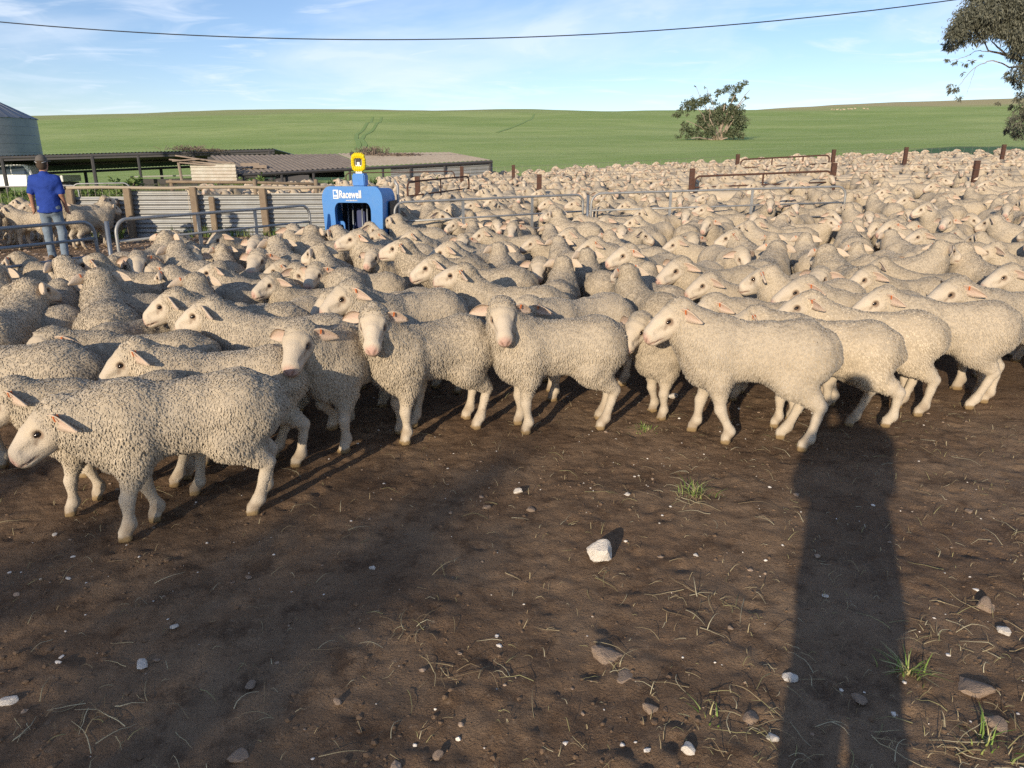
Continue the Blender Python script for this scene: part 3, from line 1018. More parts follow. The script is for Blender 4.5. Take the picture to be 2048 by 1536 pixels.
# ---- the front rows, one by one
front((280, 1068), (537, 1003), label='shaggy foreground sheep walking left with head lowered, closest to the camera', seed=101, neck=(8, 4), head=(-36, 6),
      legs=(.09, -.06, .05, -.03), shaggy=1.08, tufts=26000, fat=1.02, scale=.87, hd=208, headtop=.63)
front(pos=(-1.88, 3.30), hd=205, label='sheep cut off by the left picture edge, behind the shaggy foreground sheep', parts=HI[4], scale=.84)
front(pos=(-2.58, 3.62), hd=186, label='brown-grey rump cut off by the left picture edge, under the looking sheep', parts=HI[0], scale=.90)
front(pos=(-1.50, 3.70), label='sheep in profile with orange-tagged ear, directly behind the shaggy foreground sheep', seed=102, neck=(24, 4), head=(-36, 10),
      legs=(.04, -.05, -.05, .10), fat=1.05, scale=.88, hd=197, headtop=.76)
front(pos=(-2.12, 4.05), hd=188, label='white-faced sheep near the left edge turning its head to the camera', seed=103, neck=(34, 22), head=(-26, 58),
      legs=(0, .05, 0, .05), scale=.88, headtop=.73)
front((668, 897), (742, 845), label='sheep facing the camera with ears out, one foreleg lifted mid-step', seed=104, neck=(34, 16), head=(-32, 36),
      legs=(.03, -.02, .02, -.04), lift=(0, .10, 0, 0), scale=.92, hd=232, headtop=.79, shift=.12)
front((797, 882), (935, 842), label='sheep with yellow-stained chest looking at the camera, between two white-faced sheep', seed=105, neck=(38, 24), head=(-30, 58),
      legs=(.03, -.03, .03, -.02), fat=1.04, shaggy=1.15, scale=.92, hd=213, headtop=.84, shift=.03)
front((1037, 863), (1215, 842), label='sheep standing side-on at centre, bright white face turned to the camera', seed=106, neck=(44, 36), head=(-32, 86),
      legs=(.0, .02, .03, -.03), fat=1.06, shaggy=1.1, scale=.94, hd=190, headtop=.865)
front((1305, 842), (1430, 800), label='small sheep peering out from behind the walking sheep in front', seed=107, neck=(30, 14), head=(-34, 22),
      legs=(.02, -.04, 0, .03), scale=.84, hd=206, headtop=.73)
front((1408, 870), (1612, 898), label='pale smooth-woolled sheep striding left in the front row, shadow on its rump', seed=108, neck=(36, 14), head=(-30, 26),
      legs=(-.13, .10, -.02, .11), shaggy=1.0, scale=.98, hd=165, headtop=.85)
front((1540, 838), (1772, 880), label='grey-backed sheep seen from its rump, hind leg bent mid-stride', seed=109, neck=(30, -6), head=(-24, -4),
      legs=(.06, -.06, -.14, .10), lift=(0, 0, .09, 0), scale=.90, hd=160, headtop=.74)
front(pos=(2.36, 4.66), hd=172, label='sheep whose long back shows above the striding sheep, rump at its right', parts=HI[0], scale=.88)
front(top=(1740, 578, 178, .0), label='large tan sheep in profile, head raised, in the second row at right', seed=110, neck=(40, 4), head=(-24, 8), legs=(.02, -.03, .06, -.06), scale=.96, fat=1.04, shaggy=1.0)
front(pos=(2.93, 4.80), hd=168, label='sheep with docked tail turned to the camera, walking off at right', seed=111, neck=(30, 8), head=(-22, 14), legs=(.05, -.05, .12, -.07), scale=.92, shaggy=1.0)
front(pos=(3.55, 5.05), hd=184, label='big woolly sheep at the right picture edge, face pointing left', seed=112, neck=(36, 6), head=(-22, 10), legs=(0, .04, .04, -.03), scale=1.0, fat=1.06, headtop=.87)

# ---- further sheep placed by the spot where the head shows: px, py of the head top, heading, pose
def gate_line(x):
    """how far back the front yard reaches at this x"""
    return float(np.interp(x, [-5.4, -4.22, -4.0, -2.75, -1.7, 1.25, 5.9, 6.5, 14], [4.6, 7.4, 7.6, 10.2, 10.75, 12.5, 13.2, 18.6, 19.0]))

def front_line(x):
    return float(np.interp(x, [-6, -2.6, -1.4, -.6, 0, 1.0, 2.2, 3.2, 6], [4.4, 4.5, 4.4, 4.6, 5.0, 5.0, 4.8, 5.2, 5.6]))

HEADS = [
 (345,464,150,0),(431,459,240,0),(489,466,265,1),(561,478,120,0),(609,488,120,5),(297,491,130,0),(393,488,118,1),(397,508,300,0),(489,498,205,2),(164,508,190,1),
 (232,512,290,0),(273,512,60,1),(441,515,170,5),(530,525,200,0),(424,540,130,6),(335,525,160,0),(273,536,230,0),(622,536,330,0),(58,529,100,1),(113,522,150,0),
 (58,563,100,6),(106,556,120,0),(157,566,120,1),(222,580,222,4),(314,577,190,0),(400,580,60,0),(496,556,200,5),(372,604,184,0),(424,604,240,4),(113,600,62,0),
 (716,461,196,1),(791,427,150,1),(938,417,120,1),(1113,417,130,1),(1092,398,195,0),(747,444,340,0),(700,506,232,5),(679,564,214,0),(690,582,214,4),
 (897,502,190,0),(932,526,168,1),(1003,495,100,1),(1045,516,262,0),(1089,509,80,1),(990,459,190,0),(1055,465,200,0),(1120,471,100,0),(1209,430,220,0),(1236,458,205,2),
 (1181,475,185,0),(1205,492,100,1),(1215,533,110,1),(1027,441,262,0),(1075,444,100,0),(908,437,250,6),(1263,451,350,0),
 (1424,386,95,1),(1373,474,188,0),(1333,506,205,0),(1439,466,120,0),(1497,441,170,6),(1570,390,215,0),(1702,386,5,5),(1884,353,320,1),(1968,338,30,1),(1884,393,182,0),
 (1819,419,258,0),(1738,426,190,2),(1610,470,80,1),(1658,488,95,0),(1738,477,85,1),(1840,452,160,5),(1950,485,100,6),(1987,430,130,0),(1592,404,200,2),
 (1804,506,262,4),(1720,532,192,0),(1994,517,186,0),(1380,547,190,0),(1453,601,186,4),(1080,592,215,4),(840,480,170,1),(1310,520,100,6),(1540,480,60,0),(1660,430,330,6),(600,520,200,2),(30,500,170,0)]
rg = random.Random(5)
cand = []
for (hx, hy, hd, k) in HEADS:
    s_ = rg.uniform(.82, .96)
    hi_ = hy > 505
    pts = (HI if hi_ else MID)[k]
    zt = pts['top'] * s_
    best = None
    for yy in np.arange(4.2, 18.5, .05):                 # the land rises at the back
        dd = px_dir(hx, hy); t_ = yy / dd.y
        e_ = abs(CAM_H + dd.z * t_ - zt - gz(dd.x * t_, yy))
        if best is None or e_ < best[0]: best = (e_, dd.x * t_, yy)
    p = Vector((best[1], best[2], 0))
    h_ = R(hd)
    ox, oy = pts['poll'][0] * s_, pts['poll'][1] * s_
    cand.append([p.x - (math.cos(h_) * ox - math.sin(h_) * oy), p.y - (math.sin(h_) * ox + math.cos(h_) * oy), h_, s_, k])
for q in cand:
    lim = front_line(q[0]) + .12 + .25 * abs(math.sin(q[2]))
    if q[1] < lim:
        k_ = lim / q[1]
        q[0] *= k_; q[1] *= k_
home = [(q[0], q[1]) for q in cand]
fixed = [[q['x'], q['y'], q['hd'], q['s'], -1] for q in SHEEP]
allq = fixed + cand
nf = len(fixed)
for it in range(40):                                     # let crowded bodies make room for one another
    for i in range(nf, len(allq)):
        A_ = body_pts(*allq[i][:3])
        mvx = mvy = 0
        for j in range(len(allq)):
            if j == i or (allq[i][0] - allq[j][0]) ** 2 + (allq[i][1] - allq[j][1]) ** 2 > 1.5: continue
            B_ = body_pts(*allq[j][:3])
            for a in A_:
                for b in B_:
                    ddx, ddy = a[0] - b[0], a[1] - b[1]
                    d_ = math.hypot(ddx, ddy) + 1e-6
                    if d_ < .37:
                        mvx += ddx / d_ * (.37 - d_) * .12
                        mvy += ddy / d_ * (.37 - d_) * .12
        hx_, hy_ = home[i - nf]
        allq[i][0] = max(hx_ - .16, min(hx_ + .16, allq[i][0] + max(-.03, min(.03, mvx))))
        allq[i][1] = max(hy_ - .16, min(hy_ + .30, allq[i][1] + max(-.03, min(.03, mvy))))

cells = {}
def reg(q):
    for a in body_pts(*q[:3]): cells.setdefault((int(a[0] // .5), int(a[1] // .5)), []).append(a)
def free(q, dmin):
    for a in body_pts(*q[:3]):
        cx, cy = int(a[0] // .5), int(a[1] // .5)
        for i in (-1, 0, 1):
            for j in (-1, 0, 1):
                for b in cells.get((cx + i, cy + j), ()):
                    if (a[0] - b[0]) ** 2 + (a[1] - b[1]) ** 2 < dmin * dmin: return False
    return True
for q in allq: reg(q)
extra = []
def head_choice():
    r = rg.random()
    if r < .36: return R(rg.gauss(182, 28))
    if r < .66: return R(rg.gauss(110, 34))
    if r < .86: return R(rg.gauss(240, 28))
    return R(rg.uniform(0, 360))
for dmin, tries in ((.40, 9000), (.35, 9000), (.31, 6000)):
    for _ in range(tries):
        y = rg.uniform(4.6, 19.0)
        x = rg.uniform(-.80 * y - .6, .98 * y + .8)
        if y > gate_line(x) - .30 or y < front_line(x) or x > 16.5: continue
        h_ = head_choice()
        q = [x, y, h_, rg.uniform(.82, .96), rg.choice((0, 0, 0, 1, 2, 2, 3, 3, 4, 4, 5, 6, 6))]
        ends = body_pts(*q[:3])
        if any(e[1] > gate_line(e[0]) - .22 for e in ends): continue
        if free(q, dmin):
            reg(q); extra.append(q)
front_list = allq[nf:] + extra
# ---- rear yards, behind the silver gates
rear = []
def in_rear(x, y):
    if y < gate_line(max(x, -1.7)) + .45: return False
    lim = float(np.interp(x, [-10, -6, -2, 4, 12, 26], [23.5, 26, 33, 36, 35, 34]))
    if y > lim: return False
    if x < -3.9: return y > 18.6 and x > -9.5
    if x < -1.6: return y > 12.5 and x > -2.6 - .12 * (y - 12.5) or y > 16.8
    if 18.55 < y < 19.25 or 26.6 < y < 27.3: return False
    return x < .76 * y + 1
for dmin, tries in ((.46, 42000), (.38, 30000)):
    for _ in range(tries):
        y = 11 + 25 * rg.random() ** .9
        x = rg.uniform(-.42 * y, .76 * y)
        if not in_rear(x, y): continue
        h_ = head_choice()
        q = [x, y, h_, rg.uniform(.82, .96), rg.choice((0, 1, 1, 2, 3, 4, 5, 6))]
        if free(q, dmin):
            reg(q); rear.append(q)
# ---- in the side yard with the man
side_yard = []
for (x, y, hd, k) in ((-8.95, 13.95, 182, 0), (-8.0, 14.2, 62, 0), (-9.6, 13.5, 95, 4), (-9.15, 14.9, 235, 0), (-8.55, 14.9, 250, 0), (-10.2, 14.6, 200, 1), (-9.9, 15.5, 150, 5), (-11.1, 14.0, 190, 0), (-10.9, 15.6, 240, 6),
                      (-11.6, 15.0, 20, 0), (-12.2, 14.2, 100, 1), (-10.4, 13.6, 100, 0), (-8.9, 15.7, 30, 1), (-11.6, 16.4, 200, 2)):
    side_yard.append([x, y, R(hd), .95, k])

def vis(q):
    u, v, d = to_px((q[0], q[1], gz(q[0], q[1]) + .8))
    return -150 < u < 2420
front_list = sorted([q for q in front_list if vis(q)], key=lambda q: q[1])
rear = sorted([q for q in rear if vis(q)], key=lambda q: q[1])
n_left = max(0, 320 - len(SHEEP) - len(front_list) - len(side_yard))
for q in front_list:
    put((HI if q[1] < 7.2 else MID)[q[4]], q[0], q[1], q[2], q[3], tagged=q[1] < 11 and rg.random() < .6)
for q in side_yard:
    put(MID[q[4]], q[0], q[1], q[2], q[3], group='sheep in the side yard beside the man')
    SHEEP[-1]['yard'] = 'side'
for q in rear[:n_left]:
    put((MID if q[1] < 17 else FAR)[q[4]], q[0], q[1], q[2], q[3], tagged=False, group='sheep in the rear yard behind the silver gates')
    SHEEP[-1]['yard'] = 'rear'
# the rest of the rear mob reads as one mass
tv, tq_, tcx, off = [], [], [], 0
def mesh_arrays(me):
    v = np.empty(len(me.vertices) * 3, np.float32); me.vertices.foreach_get('co', v)
    l = np.empty(len(me.loops), np.int32); me.loops.foreach_get('vertex_index', l)
    c = np.empty(len(me.vertices) * 4, np.float32); me.attributes['Col'].data.foreach_get('color', c)
    return v.reshape(-1, 3), l.reshape(-1, 4), c.reshape(-1, 4)[:, :3]
TA = [mesh_arrays(p['body']) for p in TINY]
hill_spots = []
for (px_, py_) in ((1663,222),(1668,223),(1674,222),(1681,223),(1688,222),(1697,221),(1703,221),(1710,220),(1728,220),(1735,221)):
    p = on_ground(px_, py_, 100, 700)
    hill_spots.append([p.x, p.y, rg.uniform(0, 6), 1.25, 0])
for q in rear[n_left:] + hill_spots:
    v, l, c = TA[q[4] % 4]
    cs_, sn_ = math.cos(q[2]) * q[3], math.sin(q[2]) * q[3]
    tv.append(np.stack([v[:, 0] * cs_ - v[:, 1] * sn_ + q[0], v[:, 0] * sn_ + v[:, 1] * cs_ + q[1], v[:, 2] * q[3] + gz(q[0], q[1])], 1))
    tq_.append(l + off); off += len(v)
    tcx.append(c * rg.uniform(.88, 1.12))
fl = link('distant_flock', np_mesh('distant_flock', np.concatenate(tv), quads=np.concatenate(tq_), mats=[M_MASS], col=np.concatenate(tcx)))
tag(fl, 'far mass of cream sheep filling the rear yards below the hill', 'flock', kind='stuff')
for p in FAR + TINY + MID + HI:
    pass
print('SHEEP', len(SHEEP), 'front', len(front_list), 'rear', len(rear), 'n_left', n_left, 'far tris', sum(len(x) for x in tq_) * 2)

# ---- labels: what each one is doing and where it stands in the mob
def seen(q):
    d = math.degrees(q['hd']) % 360
    hy = q['parts'].get('_', 0)
    if 150 <= d <= 212: return 'facing left'
    if 212 < d < 325: return 'facing the camera'
    if d >= 325 or d <= 40: return 'facing right'
    return 'seen from behind'
ORD = ['first', 'second', 'third', 'fourth', 'fifth', 'sixth', 'seventh', 'eighth', 'ninth', 'tenth', 'eleventh', 'twelfth', 'thirteenth', 'fourteenth', 'fifteenth', 'sixteenth',
       'seventeenth', 'eighteenth', 'nineteenth', 'twentieth']
def ordn(i):
    return ORD[i] if i < len(ORD) else '%d%s' % (i + 1, {1: 'st', 2: 'nd', 3: 'rd'}.get((i + 1) % 10 if not 10 < (i + 1) % 100 < 14 else 0, 'th'))
rows = {}
for q in SHEEP:
    if q['lab']: continue
    yd = q.get('yard')
    if yd == 'side': key = ('side', 0)
    elif yd == 'rear': key = ('rear', max(0, int((q['y'] - 11) // 1.8)))
    else: key = ('mob', max(0, int((q['y'] - 4.4) // 1.15)))
    rows.setdefault(key, []).append(q)
for key, lst in rows.items():
    kinds = {}
    for q in sorted(lst, key=lambda q: q['px'][0]): kinds.setdefault(seen(q), []).append(q)
    for sn, l2 in kinds.items():
        for i, q in enumerate(l2):
            if key[0] == 'side': txt = '%s sheep %s in the side yard beside the man' % (ordn(i), sn)
            elif key[0] == 'rear': txt = 'sheep %s, %s from left, in %s rank behind the silver gates' % (sn, ordn(i), ordn(key[1]))
            else: txt = 'sheep %s, %s from left, in %s rank of the crowded front yard' % (sn, ordn(i), ordn(key[1]))
            q['o']['label'] = txt
# ------------------------------------------------------------------ yards: gates, fences, the sheep handler
M_GALV = mat('galvanised_tube', (.42, .42, .41), rough=.55, metal=.5, noise=(9, .6, (.27, .27, .26)), bump=[(60, .1, .002)])
M_GALVD = mat('dull_galvanised_tube', (.24, .27, .31), rough=.5, metal=.6, noise=(7, .5, (.16, .18, .21)))
M_RUST = mat('rusty_steel', (.075, .038, .028), rough=.85, noise=(18, .6, (.135, .070, .048)), bump=[(70, .3, .003)])
M_WIRE = mat('fence_wire', (.30, .27, .24), rough=.6, metal=.5)
M_IRON = mat('corrugated_iron', (.31, .32, .315), rough=.5, metal=.45, noise=[(3.5, .5, (.21, .20, .185)), (24, .25, (.40, .40, .385))], bump=[(40, .12, .003)])
M_IRONR = mat('rust_edged_iron', (.58, .56, .49), rough=.65, metal=.15, noise=[(5, .5, (.40, .36, .28)), (2.0, .28, (.34, .17, .08))])
M_POST = mat('weathered_post', (.23, .18, .13), rough=.9, noise=[(14, .6, (.17, .12, .08)), (3, .4, (.40, .31, .20))], bump=[(45, .6, .01)])
M_BLUE = mat('blue_plastic', (.040, .215, .590), rough=.5, spec=.35, noise=[(4, .4, (.07, .27, .62)), (14, .22, (.15, .29, .52))], bump=[(9, .05, .01)])
M_WHITE = mat('white_lettering', (.80, .80, .78), rough=.5)
M_DARK = mat('dark_steel', (.035, .036, .040), rough=.55, metal=.4)
M_YEL = mat('yellow_plastic', (.78, .60, .015), rough=.4, noise=(30, .3, (.60, .44, .01)))
M_PLATE = mat('galvanised_plate', (.52, .52, .50), rough=.5, metal=.35, noise=(12, .5, (.38, .38, .37)))

def lerp(a, b, t): return Vector(a) + (Vector(b) - Vector(a)) * t

def gate(p0, p1, h, label, rails=(.45,), stays=(.3, .7), r=.018, m=M_GALV, corner=.14, cat='gate', group=None, lift=.12, mesh_rows=0, name='gate', low=True):
    """tubular gate with rounded top corners between two ground points"""
    p0, p1 = Vector(p0), Vector(p1)
    o = empty(name, p0)
    tag(o, label, cat, group)
    d = p1 - p0
    L = Vector((d.x, d.y)).length
    ux = Vector((d.x / L, d.y / L, 0))
    def pt(s, z): return ux * s + Vector((0, 0, d.z * s / L + z))
    pts = [pt(0, lift)]
    for k in range(7):
        a = math.pi - math.pi / 2 * k / 6
        pts.append(pt(corner + corner * math.cos(a), h - corner + corner * math.sin(a)))
    for k in range(7):
        a = math.pi / 2 - math.pi / 2 * k / 6
        pts.append(pt(L - corner + corner * math.cos(a), h - corner + corner * math.sin(a)))
    pts.append(pt(L, lift))
    MB().tube(pts, r, 8).build('frame', m, o, smooth=True)
    zs = [lift + (h - lift) * q for q in rails] + ([lift + .02] if low else [])
    for z in zs:
        MB().tube([pt(r, z), pt(L - r, z)], r * .82, 7).build('rail', m, o, smooth=True)
    for s in stays:
        MB().box(pt(L * s, (h + lift) / 2), (.045, .012, h - lift - .01), math.atan2(ux.y, ux.x)).build('stay', m, o)
    if mesh_rows:
        mb = MB()
        n = int(L / .15)
        for i in range(1, n):
            mb.tube([pt(L * i / n, lift), pt(L * i / n, h)], .003, 3, caps=False)
        for j in range(1, mesh_rows):
            z = lift + (h - lift) * j / mesh_rows
            mb.tube([pt(0, z), pt(L, z)], .003, 3, caps=False)
        tag(mb.build('wire_mesh', M_WIRE, o), kind='stuff')
    return o

def G(x, y, dz=0.0): return Vector((x, y, gz(x, y) + dz))

# silver gates round the front yard
RS = (.20, .42, .62, .81)
gate(G(-5.45, 4.60), G(-4.22, 7.52), 1.03, 'blue-grey tubular gate in front of the man, running out of view', rails=RS, stays=(.68,), m=M_GALVD, group='tubular steel gates')
gate(G(-4.08, 7.66), G(-2.78, 10.28), 1.03, 'silver tubular gate ending at the blue machine', rails=(.25, .50, .76), stays=(.36, .66), group='tubular steel gates')
gate(G(-1.70, 10.85), G(1.19, 12.62), 1.03, 'silver tubular gate just right of the blue machine', rails=(.2, .45, .70), stays=(.33, .70), group='tubular steel gates')
gate(G(1.33, 12.62), G(5.90, 13.35), 1.04, 'long silver tubular gate among the sheep, right of centre', rails=(.2, .45, .70), stays=(.30, .62), group='tubular steel gates', corner=.17)
# rusty gates in the rear yard
gate(G(4.55, 18.9), G(7.95, 18.9), .95, 'rusty brown gate in the wire fence between two rusty posts', rails=(.35, .68), stays=(.5,), r=.024, m=M_RUST, group='rusty gates')
gate(G(8.0, 26.7), G(11.2, 27.0), 1.0, 'rusty brown gate farthest back, under the green hill', rails=(.35, .68), stays=(.35, .7), r=.026, m=M_RUST, group='rusty gates')
gate(G(-2.35, 17.0), G(-1.15, 20.2), 1.08, 'rusty brown gate slanting behind the blue machine', rails=(.35, .68), stays=(.5,), r=.022, m=M_RUST, group='rusty gates')
gate(G(-5.6, 25.6), G(-2.0, 26.4), 1.02, 'thin brown gate in the weeds behind the blue machine', rails=(.35,), stays=(), r=.018, m=M_RUST, group='rusty gates')
# mesh gates behind the man
gate(G(-13.2, 18.4), G(-10.9, 19.0), 1.0, 'silver mesh gate in the grass behind the man', rails=(), stays=(), mesh_rows=7, group='mesh gates', low=True)
gate(G(-10.8, 18.6), G(-9.55, 18.9), 1.05, 'narrow silver mesh gate between the man and the iron fence', rails=(), stays=(), mesh_rows=7, group='mesh gates', low=True)
gate(G(-15.6, 18.2), G(-13.6, 18.4), .98, 'silver mesh gate at the left picture edge behind the flock', rails=(), stays=(), mesh_rows=7, group='mesh gates', low=True)

def wire_fence(name, label, posts, h=1.08, rows=7, skip=()):
    o = empty(name, posts[0])
    tag(o, label, 'fence', 'rusty wire fences')
    base = Vector(posts[0])
    for i, p in enumerate(posts):
        q = Vector(p) - base
        mb = MB()
        mb.box(q + Vector((0, 0, h / 2 + .04)), (.12, .012, h + .04))
        mb.box(q + Vector((-.055, .045, h / 2 + .04)), (.012, .08, h + .04))
        mb.box(q + Vector((.055, .045, h / 2 + .04)), (.012, .08, h + .04))
        mb.build('post', M_RUST, o)
    mb = MB()
    for i in range(len(posts) - 1):
        if i in skip: continue
        a, b = Vector(posts[i]) - base, Vector(posts[i + 1]) - base
        L = (b - a).length
        for j in range(rows):
            z = .14 + (h - .14) * j / (rows - 1)
            m_ = lerp(a, b, .5) + Vector((0, 0, z - .01))
            mb.tube([a + Vector((0, -.02, z)), m_ + Vector((0, -.02, 0)), b + Vector((0, -.02, z))], .0042, 3, caps=False)
        n = int(L / .30)
        for k in range(1, n):
            q = lerp(a, b, k / n) + Vector((0, -.02, 0))
            mb.tube([q + Vector((0, 0, .14)), q + Vector((0, 0, h))], .0034, 3, caps=False)
    tag(mb.build('wire_mesh', M_WIRE, o), kind='stuff')
    return o
wire_fence('wire_fence', 'rusty-posted wire mesh fence behind the long silver gate', [G(-2.35, 18.8), G(.68, 18.9), G(4.50, 18.95), G(8.02, 18.95), G(11.6, 19.0), G(15.4, 19.1)], skip=(2,))
wire_fence('wire_fence', 'farther rusty-posted wire fence along the top of the rear yard', [G(-1.75, 26.5), G(.05, 26.9), G(7.95, 26.9), G(11.35, 27.0), G(14.1, 27.4), G(17.7, 27.6), G(22, 28)], h=1.12, skip=(2,))

# ---- corrugated iron fence
def corrugated(mb, p0, ux, L, z0, z1, per=.098, amp=.014, n=8, nrm=None):
    """sheet with ribs running along ux, standing between z0 and z1"""
    k = int((z1 - z0) / per * n)
    nrm = nrm or Vector((ux.y, -ux.x, 0))
    vs = []
    for i in range(k + 1):
        z = z0 + (z1 - z0) * i / k
        off = amp * math.sin(2 * math.pi * (z / per))
        for s in (0, L):
            vs.append(Vector(p0) + ux * s + Vector((0, 0, z)) + nrm * off)
    fs = [(2 * i, 2 * i + 1, 2 * i + 3, 2 * i + 2) for i in range(k)]
    mb.add(vs, fs)
fa, fb = G(-9.45, 16.1), G(-3.85, 16.5)
iron = empty('iron_fence', fa)
tag(iron, 'corrugated iron fence on timber posts, running from the man to the blue machine', 'fence')
dv = fb - fa
FL_ = Vector((dv.x, dv.y)).length
fu = Vector((dv.x / FL_, dv.y / FL_, 0))
for (s0, s1, z1, m_) in ((0.02, 1.12, .86, M_IRON), (1.10, 2.45, .99, M_IRON), (2.46, 4.0, .90, M_IRON), (4.01, FL_, .92, M_IRON)):
    mb = MB()
    corrugated(mb, fu * s0 + Vector((0, .02 * (s1 > 2), 0)), fu, s1 - s0, .02, z1)
    mb.build('iron_sheet', m_, iron, smooth=True)
def post_at(s, h, w_=.14, dep=.12, lean=0.0, off=-.10):
    c = fu * s + Vector((fu.y, -fu.x, 0)) * -off
    M = Matrix.Rotation(math.atan2(fu.y, fu.x), 3, 'Z') @ Matrix.Rotation(lean, 3, 'Y')
    MB().box(c + Vector((0, 0, h / 2 - .03)), (w_, dep, h + .06), rot=M).build('post', M_POST, iron, bevel=.012)
for (s, h, l_) in ((.05, 1.02, .05), (1.24, 1.04, .02), (2.62, 1.06, -.01), (4.08, 1.03, -.02)): post_at(s, h, lean=l_)
for (s, h, l_) in ((.98, .80, .03), (2.98, .86, .0)): post_at(s, h, .12, .06, l_)
mb = MB()
nrm_ = Vector((fu.y, -fu.x, 0))
mb.tube([nrm_ * .06 + fu * (FL_ * k / 8) + Vector((0, 0, 1.05 + .012 * math.sin(k * 1.7))) for k in range(9)], .035, 7)
mb.build('top_rail', mat('pale_pole', (.40, .34, .26), rough=.8, noise=(6, .5, (.36, .29, .20))), iron, smooth=True)
# timber rail fence behind the iron fence
ra = G(-9.3, 20.4)
rail = empty('timber_rail_fence', ra); tag(rail, 'pale timber pole fence behind the corrugated iron fence', 'fence')
MB().tube([Vector((0, 0, 1.02)), Vector((2.3, .1, 1.0)), Vector((4.1, .15, .95))], .04, 7).build('rail', M_POST, rail, smooth=True)
for s in (.1, 2.35, 4.0): MB().tube([Vector((s, .05, 0)), Vector((s + .01, .05, 1.08))], .055, 8).build('post', M_POST, rail, smooth=True)
# posts at the gate ends
for (x, y, hh_, lab) in ((-4.15, 7.60, 1.02, 'dark steel post between the two silver gates by the man'), (1.26, 12.65, 1.02, 'steel post between the two silver gates right of centre'),
                         (-15.2, 18.2, 1.15, 'leaning brown timber post at the left picture edge')):
    o = MB().tube([(0, 0, -.05), (.02, 0, hh_)], .05 if x < -6 else .022, 8).build('gate_post', M_POST if x < -6 else M_GALVD, None, smooth=True, loc=G(x, y))
    tag(o, lab, 'post')

# ---- blue sheep handler
hx0, hy0 = -2.25, 10.72
mach = empty('sheep_handler', G(hx0, hy0), R(-6))
mach.scale = (.67, .85, 1.08)
tag(mach, 'blue plastic sheep handling machine with yellow ring on top', 'sheep handler')
def rrect(w0, w1, z0, z1, r, n=6, cx=0.0):
    """rounded frame outline: half widths w0 at the bottom, w1 at the top"""
    P = []
    for (sx, w_, z, a0) in ((1, w0, z0, -90), (1, w1, z1, 0), (-1, w1, z1, 90), (-1, w0, z0, 180)):
        rr_ = r if z == z1 else r * .4
        cz = z + (rr_ if z == z0 else -rr_)
        c_x = cx + sx * (w_ - rr_)
        for k in range(n + 1):
            a = R(a0 + 90 * k / n)
            P.append((c_x + rr_ * math.cos(a), cz + rr_ * math.sin(a)))
    return P
def ring_wall(mb, outer, inner, y0, y1, shrink=0.0):
    n = len(outer)
    v = [(x, y0, z) for x, z in outer] + [(x, y0, z) for x, z in inner] + [(x * (1 - shrink), y1, z * (1 - shrink * .3)) for x, z in outer] + [(x, y1, z) for x, z in inner]
    f = []
    for i in range(n):
        j = (i + 1) % n
        f += [(i, j, n + j, n + i), (2 * n + i, 3 * n + i, 3 * n + j, 2 * n + j), (i, 2 * n + i, 2 * n + j, j), (n + i, n + j, 3 * n + j, 3 * n + i)]
    mb.add(v, f)
outer = rrect(.60, .655, .02, 1.17, .17)
inner = rrect(.37, .395, .16, .965, .11)
mb = MB(); ring_wall(mb, outer, inner, -.10, .02)
smooth_shade(mb.build('front_frame', M_BLUE, mach), 35)
outer2 = rrect(.585, .64, .05, 1.15, .16); inner2 = rrect(.54, .595, .07, 1.10, .14)
mb = MB(); ring_wall(mb, outer2, inner2, .02, .88, .06)
smooth_shade(mb.build('hood', M_BLUE, mach), 35)
for (x, z0, z1) in ((-.30, .1, .95), (-.19, .1, .95), (.02, .1, 1.0), (.13, .1, 1.0), (.28, .1, 1.0)):
    MB().tube([(x, .30, z0), (x + .02, .34, z1)], .020, 7).build('inner_bar', M_GALVD if x < .2 else M_DARK, mach, smooth=True)
MB().box((.0, .74, .55), (1.16, .03, 1.02)).build('shade_backing', M_DARK, mach, bevel=.01)  # dark sheet added to stand in for the shade inside the hood

MB().box((-.06, .42, .62), (.24, .02, .46), rot=Matrix.Rotation(R(18), 3, 'Y')).build('squeeze_panel', mat('dark_blue_panel', (.03, .045, .14), rough=.5), mach)
mb = MB(); ring_wall(mb, rrect(.085, .085, .20, .72, .05, cx=-.33), rrect(.060, .060, .245, .675, .04, cx=-.33), .03, .07)
smooth_shade(mb.build('side_bracket', M_BLUE, mach), 35)
MB().box((.66, .55, .62), (.03, .50, .70)).build('side_panel', M_DARK, mach, bevel=.008)
MB().tube([(.66, .88, .05), (.67, .88, 1.16), (.60, .88, 1.22)], .03, 8).build('rear_upright', M_GALV, mach, smooth=True)
MB().box((.10, .16, 1.245), (.27, .22, .17)).build('top_box', M_BLUE, mach, bevel=.02)
MB().add([(.03, .10, 1.31), (.17, .10, 1.31), (.165, .10, 1.49), (.035, .10, 1.49), (.03, .13, 1.31), (.17, .13, 1.31), (.165, .13, 1.49), (.035, .13, 1.49)],
         [(0, 1, 2, 3), (7, 6, 5, 4), (0, 4, 5, 1), (1, 5, 6, 2), (2, 6, 7, 3), (3, 7, 4, 0)]).build('plate', M_PLATE, mach)
for x in (.055, .145): MB().box((x, .096, 1.465), (.022, .012, .055)).build('slot', M_DARK, mach)
MB().box((.10, .115, 1.50), (.10, .05, .05)).build('clamp', M_DARK, mach, bevel=.006)
ring = []
for k in range(36):
    a = math.pi * 2 * k / 36
    q = (abs(math.cos(a)) ** 4 + abs(math.sin(a)) ** 4) ** -.25
    ring.append((.10 + .120 * q * math.cos(a), .115, 1.470 + .082 * q * math.sin(a)))
MB().tube(ring, [.036 if k % 2 else .046 for k in range(36)], 8, closed=True).build('yellow_ring', M_YEL, mach)
